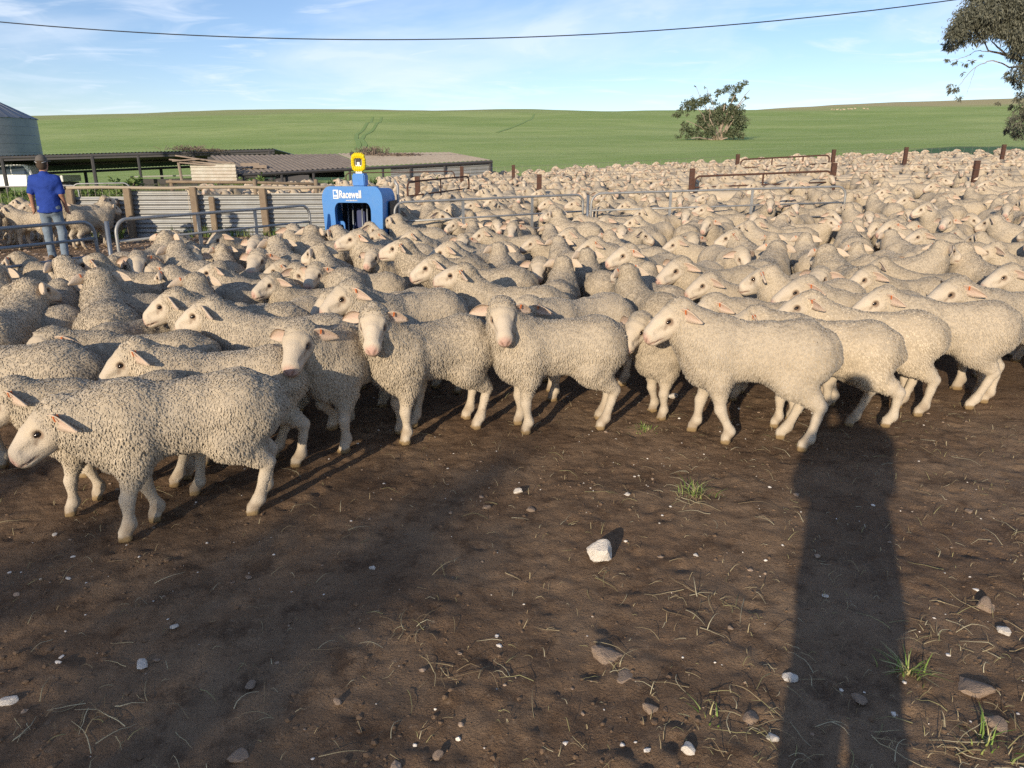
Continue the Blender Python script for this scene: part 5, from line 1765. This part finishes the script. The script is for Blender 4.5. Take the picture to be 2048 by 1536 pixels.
def person(loc, rz, label, kind):
    o = empty('person', loc, rz)
    tag(o, label, 'person')
    # faces +y, height about 1.76 with boots
    hip = .93
    stance = .13 if kind == 'yard' else .10
    legs = []
    for sgn in (-1, 1):
        ft = (sgn * stance, .02 - .05 * sgn * (kind == 'yard'), .09)
        kn = (sgn * (stance * .55 + .05), .035, .50)
        hp = (sgn * .085, 0, hip - .02)
        legs += [(hp, kn, .098, .070, .05, None), (kn, ft, .072, .058, .03, None), (ft, (ft[0], ft[1], .065), .062, .068, .02, None)]
    sdf_obj('jeans', [((-.06, 0, hip), (.06, 0, hip), .125, .125, .05, (1, .92, 1)), ((-.06, -.03, hip - .05), (.06, -.03, hip - .05), .11, .11, .05, None)] + legs, M_JEANS, o, .016, wob=.007, seed=3)
    for sgn in (-1, 1):
        x, y = sgn * stance, .02 - .05 * sgn * (kind == 'yard')
        sdf_obj('boot', [((x, y - .03, .05), (x + sgn * .02, y + .15, .035), .048, .038, .03, (1, 1, .95)), ((x, y, .05), (x, y, .12), .050, .055, .03, None)], M_BOOT, o, .012)
    sh = 1.43
    if kind == 'yard':
        arms = [((-.195, -.01, sh - .03), (-.255, -.03, 1.16), (-.290, .06, .93)), ((.190, .0, sh - .03), (.225, .0, 1.15), (.225, .10, .93))]
    else:
        arms = [((-.19, 0, sh - .03), (-.20, .08, 1.17), (-.07, .22, 1.44)), ((.19, 0, sh - .03), (.20, .08, 1.17), (.07, .22, 1.44))]
    tor = [((0, -.0, 1.02), (0, -.01, 1.30), .150, .165, .05, (1.12, .78, 1)), ((-.11, -.01, 1.34), (.11, -.01, 1.34), .125, .125, .06, (1, .85, 1)),
           ((-.165, -.005, sh - .04), (.165, -.005, sh - .04), .068, .068, .06, None), ((0, -.01, .84), (0, -.005, 1.02), .190, .172, .06, (1.05, .86, 1)), ((0, -.01, 1.42), (0, .0, 1.50), .085, .062, .04, None)]
    for (a, e, w_) in arms:
        tor.append((a, tuple(np.array(a) + (np.array(e) - np.array(a)) * .88), .066, .066, .03, None))
    sdf_obj('shirt', tor, M_SHIRT, o, .015, cuts=[((-.3, 0, .70), (.3, 0, .70), .145, .145, .01, (1, 2.2, 1))], wob=.008, seed=5)
    sk = []
    for i, (a, e, w_) in enumerate(arms):
        e_, w2 = np.array(e), np.array(w_)
        sk += [(tuple(e_ + (np.array(a) - e_) * .3), e, .052, .046, .02, None), (e, w_, .046, .030, .02, None)]
        sk += hand(e, w_, w2 - e_, 1 if i else -1)
    sk += [((0, -.005, 1.42), (0, .005, 1.56), .062, .058, .03, None), ((0, .02, 1.64), (0, .015, 1.67), .080, .088, .03, (.92, 1.08, 1.1)), ((0, .055, 1.575), (0, .065, 1.60), .050, .055, .03, None),
           ((0, .108, 1.625), (0, .122, 1.605), .010, .016, .012, None), ((-.080, .005, 1.615), (-.084, .0, 1.645), .012, .018, .008, (.7, 1, 1)), ((.080, .005, 1.615), (.084, .0, 1.645), .012, .018, .008, (.7, 1, 1)),
           ((-.028, .098, 1.575), (.028, .098, 1.575), .008, .008, .008, None)]
    b = sdf_obj('body', sk, M_SKIN, o, .0085, cuts=[((-.032, .118, 1.642), (-.032, .112, 1.642), .012, .012, .008, None), ((.032, .118, 1.642), (.032, .112, 1.642), .012, .012, .008, None)])
    for sgn in (-1, 1):
        sdf_obj('eye', [((sgn * .032, .094, 1.642), (sgn * .032, .095, 1.642), .011, .011, .003, None)], M_WHITE, b, .005)
    sdf_obj('hair', [((0, -.02, 1.63), (0, -.02, 1.68), .086, .090, .03, (.95, 1.0, 1.05))], M_HAIR, o, .012)
    cp = sdf_obj('cap', [((0, .0, 1.715), (0, .0, 1.725), .096, .088, .03, (.98, 1.12, .95))], M_CAP, o, .010, cuts=[((-.3, 0, 1.56), (.3, 0, 1.56), .115, .115, .01, (1, 2.5, 1))])
    sdf_obj('peak', [((-.045, .12, 1.695), (.045, .12, 1.695), .058, .058, .02, (1, 1.15, .16))], M_CAP, cp, .007)
    MB().tube([(-.088, -.045, 1.69), (-.05, -.092, 1.672), (.05, -.092, 1.672), (.088, -.045, 1.69)], .008, 6).build('cap_strap', M_PLATE, cp, smooth=True)
    return o
mp = at_z(118, 519, 0)
person((mp.x, mp.y, 0), R(8), 'man in blue shirt, faded jeans and grey cap standing in the side yard', 'yard').scale = (.95, .95, .95)
ph = person((.04, -.36, 0), 0, 'person holding up a phone, standing where the picture is taken from', 'photo')
pn = MB().box((0, 0, 0), (.15, .010, .075)).build('phone', M_DARK, None, bevel=.003, loc=(.04, -.135, 1.555))
tag(pn, 'dark phone held up in both hands by the person taking the picture', 'phone')
# ------------------------------------------------------------------ stones, straw, grass, weeds, wheel tracks
M_ROCKW = mat('white_limestone', (.86, .79, .69), rough=.95, noise=[(5, .45, (.68, .54, .42)), (45, .4, (.74, .70, .63))], bump=[(9, .5, .06), (30, .35, .02)])
M_ROCKT = mat('tan_limestone', (.38, .27, .19), rough=.95, noise=[(10, .7, (.22, .145, .09)), (40, .4, (.54, .45, .36))], bump=[(9, .5, .06), (30, .35, .02)])
def rock_mesh(seed, flat=.7):
    bm = bmesh.new()
    bmesh.ops.create_icosphere(bm, subdivisions=3, radius=1.0)
    V = np.array([v.co for v in bm.verts])
    rr = np.random.default_rng(seed)
    d = np.ones(len(V))
    for k in range(13):                                   # chip facets off
        n = unit(rr.normal(0, 1, 3)); c = rr.uniform(.45, .8)
        t = V @ n
        d = np.minimum(d, np.where(t > 1e-3, c / np.maximum(t, 1e-3), 9))
    V = V * d[:, None] * (1 + .10 * fbm(V, 2.5, seed, 3))[:, None]
    V[:, 2] *= flat
    for v, c in zip(bm.verts, V): v.co = c
    me = bpy.data.meshes.new('rock')
    bm.to_mesh(me); bm.free()
    me.polygons.foreach_set('use_smooth', [True] * len(me.polygons))
    try: me.set_sharp_from_angle(angle=R(32))
    except Exception: pass
    return me
def surf(x, y):
    j = np.searchsorted(XS, x); i = np.searchsorted(YS, y)
    return float(GV[i * nx_ + j][2])
ROCKS = [(1197,1114,34,.95,'w','white limestone rock standing alone on the bare mud'),(1970,1210,28,.7,'t','brown-topped stone near the right edge'),(2005,1258,18,.6,'w','small white stone near the right edge, below the brown-topped one'),
 (285,1332,21,.5,'w','elongated pale stone on the shaded mud at left'),(312,1322,9,.5,'t','tiny stone touching the elongated pale stone'),(350,1257,13,.5,'w','flat pale stone upslope of the elongated one'),
 (1945,1380,42,.42,'t','large half-buried tan stone below the green grass tuft'),(1990,1450,32,.45,'t','half-buried tan stone in the lower right corner'),(1212,1318,42,.30,'t','broad half-buried stone in the lower centre'),
 (1248,1352,32,.28,'t','half-buried stone just below the broad one'),(1580,1358,20,.6,'w','pale stone left of the green grass tuft'),(1500,1438,30,.55,'t','tan stone wrapped in straw near the bottom'),
 (1722,1398,24,.4,'t','embedded stone between straw stalks, lower right'),(1542,1482,18,.5,'w','white stone near the bottom edge'),(1376,1512,20,.6,'w','pale stone at the bottom edge, right of centre'),(1300,1425,20,.45,'t','rounded brown stone in the lower centre'),
 (875,1517,18,.6,'t','tan stone at the bottom edge, left of centre'),(502,1370,18,.4,'t','half-buried stone in the shade at lower left'),(675,1412,13,.5,'t','small brown stone in the lower left shade'),
 (1035,986,14,.6,'w','pale stone in the mud behind the white rock'),(972,1014,12,.5,'t','small tan stone left of the white rock'),(1062,1018,13,.4,'t','flat dark stone near the white rock'),(1345,792,16,.5,'w','pinkish stone between the sheep legs'),
 (743,1134,8,.7,'w','tiny white pebble left of centre'),(497,1153,10,.5,'t','small grey stone on the shaded mud'),(136,1156,8,.5,'w','thin pale pebble at left in the shade'),(109,1068,7,.6,'w','white pebble beside a sheep foot at the left'),
 (1392,1108,7,.6,'w','white pebble right of the white rock'),(1253,995,8,.5,'w','pale pebble above the white rock'),(1460,1258,9,.4,'t','small stone among straw right of centre'),(1935,1025,12,.5,'t','brown stone in the sunlit mud at right'),(1650,1195,8,.5,'w','pale pebble in the photographer shadow'),
 (20,1405,26,.3,'w','pale crumbly stone at the lower left edge'),(480,1515,28,.3,'t','embedded stone at the bottom edge, lower left')]
RM = [rock_mesh(300 + k) for k in range(7)]
for m in RM: m.materials.append(M_ROCKW)
RMT = [m.copy() for m in RM]
for m in RMT: m.materials.clear(); m.materials.append(M_ROCKT)
rk = random.Random(9)
for i, (px, py, hw, fl_, kd, lab) in enumerate(ROCKS):
    p = at_z(px, py, 0.0)
    dep = to_px(p)[2]
    r_ = hw / FPX * dep
    o = link('stone', (RM if kd == 'w' else RMT)[i % 7], None, (p.x, p.y, surf(p.x, p.y) + r_ * fl_ * (.45 if hw < 25 or i == 0 else .10)), rk.uniform(0, 6.28))
    o.scale = (r_ * rk.uniform(.9, 1.1), r_ * rk.uniform(.75, 1.0), r_ * fl_ * 1.25)
    tag(o, lab, 'stone', 'stones lying on the mud')

# clods and gravel: too many to count
def scatter_lumps(name, n, rng_, size, m, seed, label, cat, dist):
    r = np.random.default_rng(seed)
    base = np.array([(0, 0, 1), (.9, 0, .3), (.28, .86, .3), (-.73, .53, .3), (-.73, -.53, .3), (.28, -.86, .3), (.73, .53, -.4), (-.28, .86, -.4), (-.9, 0, -.4), (-.28, -.86, -.4), (.73, -.53, -.4), (0, 0, -.9)])
    T = np.array([(0,1,2),(0,2,3),(0,3,4),(0,4,5),(0,5,1),(1,6,2),(2,7,3),(3,8,4),(4,9,5),(5,10,1),(6,7,2),(7,8,3),(8,9,4),(9,10,5),(10,6,1)])
    pts = dist(r, n)
    VV, TT = [], []
    for k, (x, y) in enumerate(pts):
        s = size * (.5 + r.exponential(.8))
        s = min(s, size * 3.2)
        v = base * r.uniform(.7, 1.3, (12, 1)) * s * np.array((1, r.uniform(.7, 1), r.uniform(.35, .6)))
        a = r.uniform(0, 6.28); c_, s_ = math.cos(a), math.sin(a)
        v = np.stack([v[:, 0] * c_ - v[:, 1] * s_ + x, v[:, 0] * s_ + v[:, 1] * c_ + y, v[:, 2] + surf(x, y) + s * .15], 1)
        VV.append(v); TT.append(T + 12 * k)
    o = link(name, np_mesh(name, np.concatenate(VV), tris=np.concatenate(TT), mats=[m], smooth=False))
    tag(o, label, cat, kind='stuff')
def near_dist(r, n):
    y = 1.35 + 4.2 * r.random(n) ** 1.15
    x = r.uniform(-.80, .80, n) * (y + .3)
    q = fbm(np.stack([x, y, x * 0], 1), 1.1, 44, 2)
    k = q + r.uniform(-.8, .8, n) > 0
    return np.stack([x[k], y[k]], 1)
M_CLOD = mat('mud_clod', (.17, .11, .066), rough=1, noise=(9, .6, (.21, .14, .09)))
scatter_lumps('mud_clods', 9000, None, .0036, M_CLOD, 5, 'loose brown mud clods strewn over the yard floor', 'mud clods', near_dist)
scatter_lumps('gravel', 800, None, .0036, M_ROCKW, 6, 'small pale limestone grit scattered in the mud', 'gravel', near_dist)
scatter_lumps('gravel', 320, None, .0065, M_ROCKT, 7, 'tan limestone pebbles scattered in the mud', 'gravel', near_dist)
def yard_dist(r, n):
    y = r.uniform(8.2, 16.0, n); x = r.uniform(-10.5, -3.4, n)
    k = x < -4.2 + (y - 7.6) * .45
    return np.stack([x[k], y[k]], 1)
scatter_lumps('gravel', 3200, None, .017, M_ROCKT, 8, 'tan chips littering the side yard round the man', 'gravel', yard_dist)

# straw
M_STRAW = mat('straw', (.52, .43, .24), rough=.8, attr='Col')
def straw(n, seed, dist, lmin, lmax, wd, name, label, palette):
    r = np.random.default_rng(seed)
    VV, QQ, CC = [], [], []
    off = 0
    for (x, y) in dist(r, n):
        L = r.uniform(lmin, lmax) * (1 if r.random() < .8 else 1.7)
        a = r.uniform(0, 6.28); cv = r.normal(0, .55)
        m = 6
        z0 = surf(x, y)
        px_, py_ = x, y
        lift = abs(r.normal(0, .012))
        ring = []
        for i in range(m):
            t = i / (m - 1)
            w_ = wd * (1 - .7 * t)
            d_ = np.array((math.cos(a), math.sin(a)))
            nrm = np.array((-d_[1], d_[0]))
            zz_ = surf(px_, py_) + .004 + lift * math.sin(math.pi * t) + (.02 * t * t if lift > .016 else 0)
            ring += [(px_ + nrm[0] * w_, py_ + nrm[1] * w_, zz_), (px_, py_, zz_ + w_ * 1.3), (px_ - nrm[0] * w_, py_ - nrm[1] * w_, zz_)]
            px_ += d_[0] * L / m; py_ += d_[1] * L / m
            a += cv / m + r.normal(0, .10)
        VV += ring
        for i in range(m - 1):
            for j in range(2): QQ.append((off + 3 * i + j, off + 3 * i + j + 1, off + 3 * i + 4 + j, off + 3 * i + 3 + j))
        CC += [np.array(palette[r.integers(len(palette))]) * r.uniform(.8, 1.15)] * (3 * m)
        off += 3 * m
    o = link(name, np_mesh(name, np.array(VV), quads=np.array(QQ), mats=[M_STRAW], col=np.array(CC)))
    tag(o, label, 'straw', kind='stuff')
PAL = [(.46, .38, .22), (.38, .30, .17), (.52, .46, .30), (.33, .30, .14), (.26, .19, .11)]
def straw_dist(r, n):
    y = 1.45 + 3.6 * r.random(n) ** 1.2
    x = (r.uniform(-.74, .78, n)) * (y + .3)
    k = r.random(n) < .35 + .65 * sstep(x / (y + .3), -.35, .35)
    return np.stack([x[k], y[k]], 1)
straw(520, 3, straw_dist, .03, .12, .0014, 'straw', 'dry straw stalks strewn over the mud', PAL)
straw(1500, 4, straw_dist, .012, .05, .0011, 'straw', 'short bits of chaff strewn over the mud', PAL)
def heap(px, py, sp):
    c = at_z(px, py, 0)
    return lambda r, n: np.stack([c.x + r.normal(0, sp, n), c.y + r.normal(0, sp * .7, n)], 1)
for (px, py, n, sp, lab) in ((1390, 1000, 34, .07, 'pale straw clump on the sunlit mud right of centre'), (1430, 1215, 22, .10, 'loose straw tangle beside the photographer shadow'), (1560, 1450, 34, .14, 'straw stalks lying round the tan stone at the bottom'),
                             (1900, 1260, 26, .14, 'straw drift beside the brown-topped stone'), (1960, 1480, 34, .13, 'straw and grass tangle in the lower right corner'), (200, 1430, 20, .10, 'straw stalks on the shaded mud at lower left'), (820, 1260, 14, .08, 'few straw stalks in the light patch left of centre'),
                             (500, 1400, 12, .14, 'branching straw stalks in the shade at lower left'), (950, 1360, 14, .10, 'straw stalks round a dark hole in the lower centre')):
    straw(n, px, heap(px, py, sp), .04, .14, .0016, 'straw', lab, PAL)

# grass tufts
M_GRASS = mat('grass_blade', (.12, .20, .04), rough=.7, attr='Col')
def blades(n, spread, h, wd, seed, pal, lean=.6):
    r = np.random.default_rng(seed)
    VV, QQ, CC = [], [], []
    off = 0
    for k in range(n):
        a = r.uniform(0, 6.28); q = abs(r.normal(0, spread))
        bx, by = math.cos(a) * q, math.sin(a) * q
        a2 = a + r.normal(0, .7); ln = lean * r.uniform(.3, 1.5)
        H = h * r.uniform(.5, 1.2)
        nx2, ny2 = -math.sin(a2) * wd, math.cos(a2) * wd
        m = 4
        for i in range(m):
            t = i / (m - 1)
            w_ = 1 - .85 * t
            x, y, z = bx + math.cos(a2) * ln * H * t * t, by + math.sin(a2) * ln * H * t * t, H * (t - .35 * ln * t * t)
            VV += [(x + nx2 * w_, y + ny2 * w_, z), (x - nx2 * w_, y - ny2 * w_, z)]
        for i in range(m - 1): QQ.append((off + 2 * i, off + 2 * i + 1, off + 2 * i + 3, off + 2 * i + 2))
        CC += [np.array(pal[r.integers(len(pal))]) * r.uniform(.8, 1.2)] * (2 * m)
        off += 2 * m
    return np.array(VV), np.array(QQ), np.array(CC)
GP = [(.13, .22, .035), (.19, .29, .06), (.28, .33, .10), (.46, .42, .20)]
for (px, py, n, sp, h, sd, lab) in ((1815, 1345, 44, .035, .07, 1, 'bright green grass tuft in the lower right mud'), (1388, 992, 40, .045, .08, 2, 'yellow-green grass tuft on the sunlit mud'), (1288, 862, 70, .04, .035, 3, 'small green grass patch by the sheep feet'),
                                     (1975, 1490, 22, .05, .07, 4, 'grass wisps in the lower right corner'), (1420, 1440, 9, .03, .05, 5, 'few green blades near the bottom edge')):
    V, Q, C = blades(n, sp, h, .0032, sd, GP, 1.0)
    p = at_z(px, py, 0)
    o = link('grass_tuft', np_mesh('grass_tuft', V, quads=Q, mats=[M_GRASS], col=C, smooth=False), None, (p.x, p.y, surf(p.x, p.y) - .003))
    tag(o, lab, 'grass tuft', 'grass tufts in the yard')

# weeds along the fences and sheds, thick grass where the field begins
def weed_mass(name, spots, n_each, h, wd, sp, seed, label, pal):
    VV, QQ, CC = [], [], []
    off = 0
    r = random.Random(seed)
    var = [blades(n_each, sp, h, wd, seed + k, pal, .55) for k in range(5)]
    for i, (x, y, s) in enumerate(spots):
        V, Q, C = var[i % 5]
        a = r.uniform(0, 6.28); c_, s_ = math.cos(a), math.sin(a)
        VV.append(np.stack([(V[:, 0] * c_ - V[:, 1] * s_) * s + x, (V[:, 0] * s_ + V[:, 1] * c_) * s + y, V[:, 2] * s + gz(x, y)], 1)); QQ.append(Q + off); CC.append(C * r.uniform(.75, 1.2)); off += len(V)
    o = link(name, np_mesh(name, np.concatenate(VV), quads=np.concatenate(QQ), mats=[M_GRASS], col=np.concatenate(CC), smooth=False))
    tag(o, label, 'weeds', kind='stuff')
wr = random.Random(12)
WP = [(.075, .13, .025), (.11, .18, .035), (.16, .22, .055), (.22, .26, .09)]
sp1 = []
for _ in range(1500):
    y = wr.uniform(18.5, 36); x = wr.uniform(-.80, -.10) * y
    if in_rear(x, y): continue
    sp1.append((x, y, wr.uniform(.6, 1.5)))
weed_mass('weeds', sp1, 11, .34, .016, .12, 3, 'knee-high green weeds growing round the sheds', WP)
sp2 = []
for _ in range(1900):
    x = wr.uniform(-18, 34); y = 35.2 + abs(wr.gauss(0, 3.4)) - 8.5 * float(sstep(np.array([-x]), 2, 14)[0])
    if abs(x) > .78 * y: continue
    sp2.append((x, y, wr.uniform(.6, 1.4)))
weed_mass('weeds', sp2, 9, .34, .022, .20, 4, 'rough green growth along the foot of the field', [(.12, .18, .04), (.17, .24, .06), (.24, .30, .09), (.30, .34, .13)])
sp3 = []
for s in np.linspace(0, FL_, 26):
    q = fa + fu * s
    if wr.random() < .6 or 2.4 < s < 4.6: sp3.append((q.x + wr.uniform(-.1, .1), q.y - wr.uniform(.12, .35), wr.uniform(.5, 1.1)))
weed_mass('weeds', sp3, 22, .26, .008, .07, 5, 'green weeds along the foot of the corrugated iron fence', WP)
# leafy bushes in front of the sheds
def bush(px, py, Y, w_, h_, lab, seed):
    c = at_y(px, py, Y); gb_ = G(c.x, Y)
    r = random.Random(seed)
    cl = [((r.gauss(0, w_ * .4), r.gauss(0, w_ * .3), r.uniform(.15, .95) * h_), r.uniform(.14, .28)) for _ in range(16)]
    V, Q, C = leaf_crown(cl, 900, .12, seed, droop=.0, aspect=.6, green=((.06, .11, .025), (.17, .24, .07)))
    o = empty('bush', gb_); tag(o, lab, 'bush', 'weedy bushes by the sheds')
    link('crown', np_mesh('crown', V, quads=Q, mats=[M_LEAF], col=C, smooth=False), o)
    mb = MB()
    for c2 in cl[:8]: mb.tube([(0, 0, 0), (c2[0][0] * .5, c2[0][1] * .5, c2[0][2] * .6), c2[0]], [.02, .012, .006], 5)
    mb.build('stem', M_BARK, o)
bush(243, 345, 26.5, .8, .95, 'leafy green bush right of the man, under the long shed', 1)
bush(165, 350, 27, .9, .7, 'low green bush between the man and the shed posts', 2)
bush(425, 355, 26.8, .8, .55, 'green weeds in front of the cream iron wall', 3)
bush(500, 350, 27, .7, .75, 'green bush against the low shed corner', 4)
bush(860, 345, 28, 1.3, .6, 'broad green bush at the right end of the low shed', 5)
bush(780, 350, 27.5, .9, .55, 'green bush behind the rusty gate', 6)
bush(40, 360, 24, 1.2, .7, 'green bush at the left picture edge under the shed', 7)

# wheel tracks pressed into the crop
M_TRACK = mat('crushed_crop', (.25, .365, .105), rough=1, noise=(2, .5, (.30, .40, .13)))
def land(x, y):
    """height of the built land sheet"""
    j = int(np.searchsorted(XS, x)) - 1; i_ = int(np.searchsorted(YS, y)) - 1
    tx = (x - XS[j]) / (XS[j + 1] - XS[j]); ty = (y - YS[i_]) / (YS[i_ + 1] - YS[i_])
    z = GV[:, 2]
    k = i_ * nx_ + j
    return float((z[k] * (1 - tx) + z[k + 1] * tx) * (1 - ty) + (z[k + nx_] * (1 - tx) + z[k + nx_ + 1] * tx) * ty)
def track(pts, wd, lab):
    ps = [on_ground(x, y, 45, 700) for x, y in pts]
    dense = []
    for a, b in zip(ps[:-1], ps[1:]):
        m = max(2, int((b - a).length / 3))
        for k in range(m): dense.append(lerp(a, b, k / m))
    vs, fs = [], []
    for i, p in enumerate(dense):
        t = (dense[min(i + 1, len(dense) - 1)] - dense[max(i - 1, 0)]); t.z = 0; t.normalize()
        n = Vector((t.y, -t.x, 0)) * wd
        for s in (-1, 0, 1):
            q = p + n * s
            vs.append((q.x, q.y, land(q.x, q.y) + .05))
    for i in range(len(dense) - 1):
        for s in (0, 1): fs.append((3 * i + s, 3 * i + s + 1, 3 * i + 4 + s, 3 * i + 3 + s))
    o = MB().add(vs, fs).build('wheel_track', M_TRACK, None, smooth=True)
    tag(o, kind='structure')
track([(745, 232), (741, 245), (727, 258), (713, 268), (712, 278), (718, 290), (712, 300)], .38, '')
track([(763, 232), (759, 246), (744, 260), (728, 270), (722, 280), (730, 290), (722, 302)], .38, '')
track([(1068, 229), (1060, 240), (1030, 252), (990, 262)], .38, '')
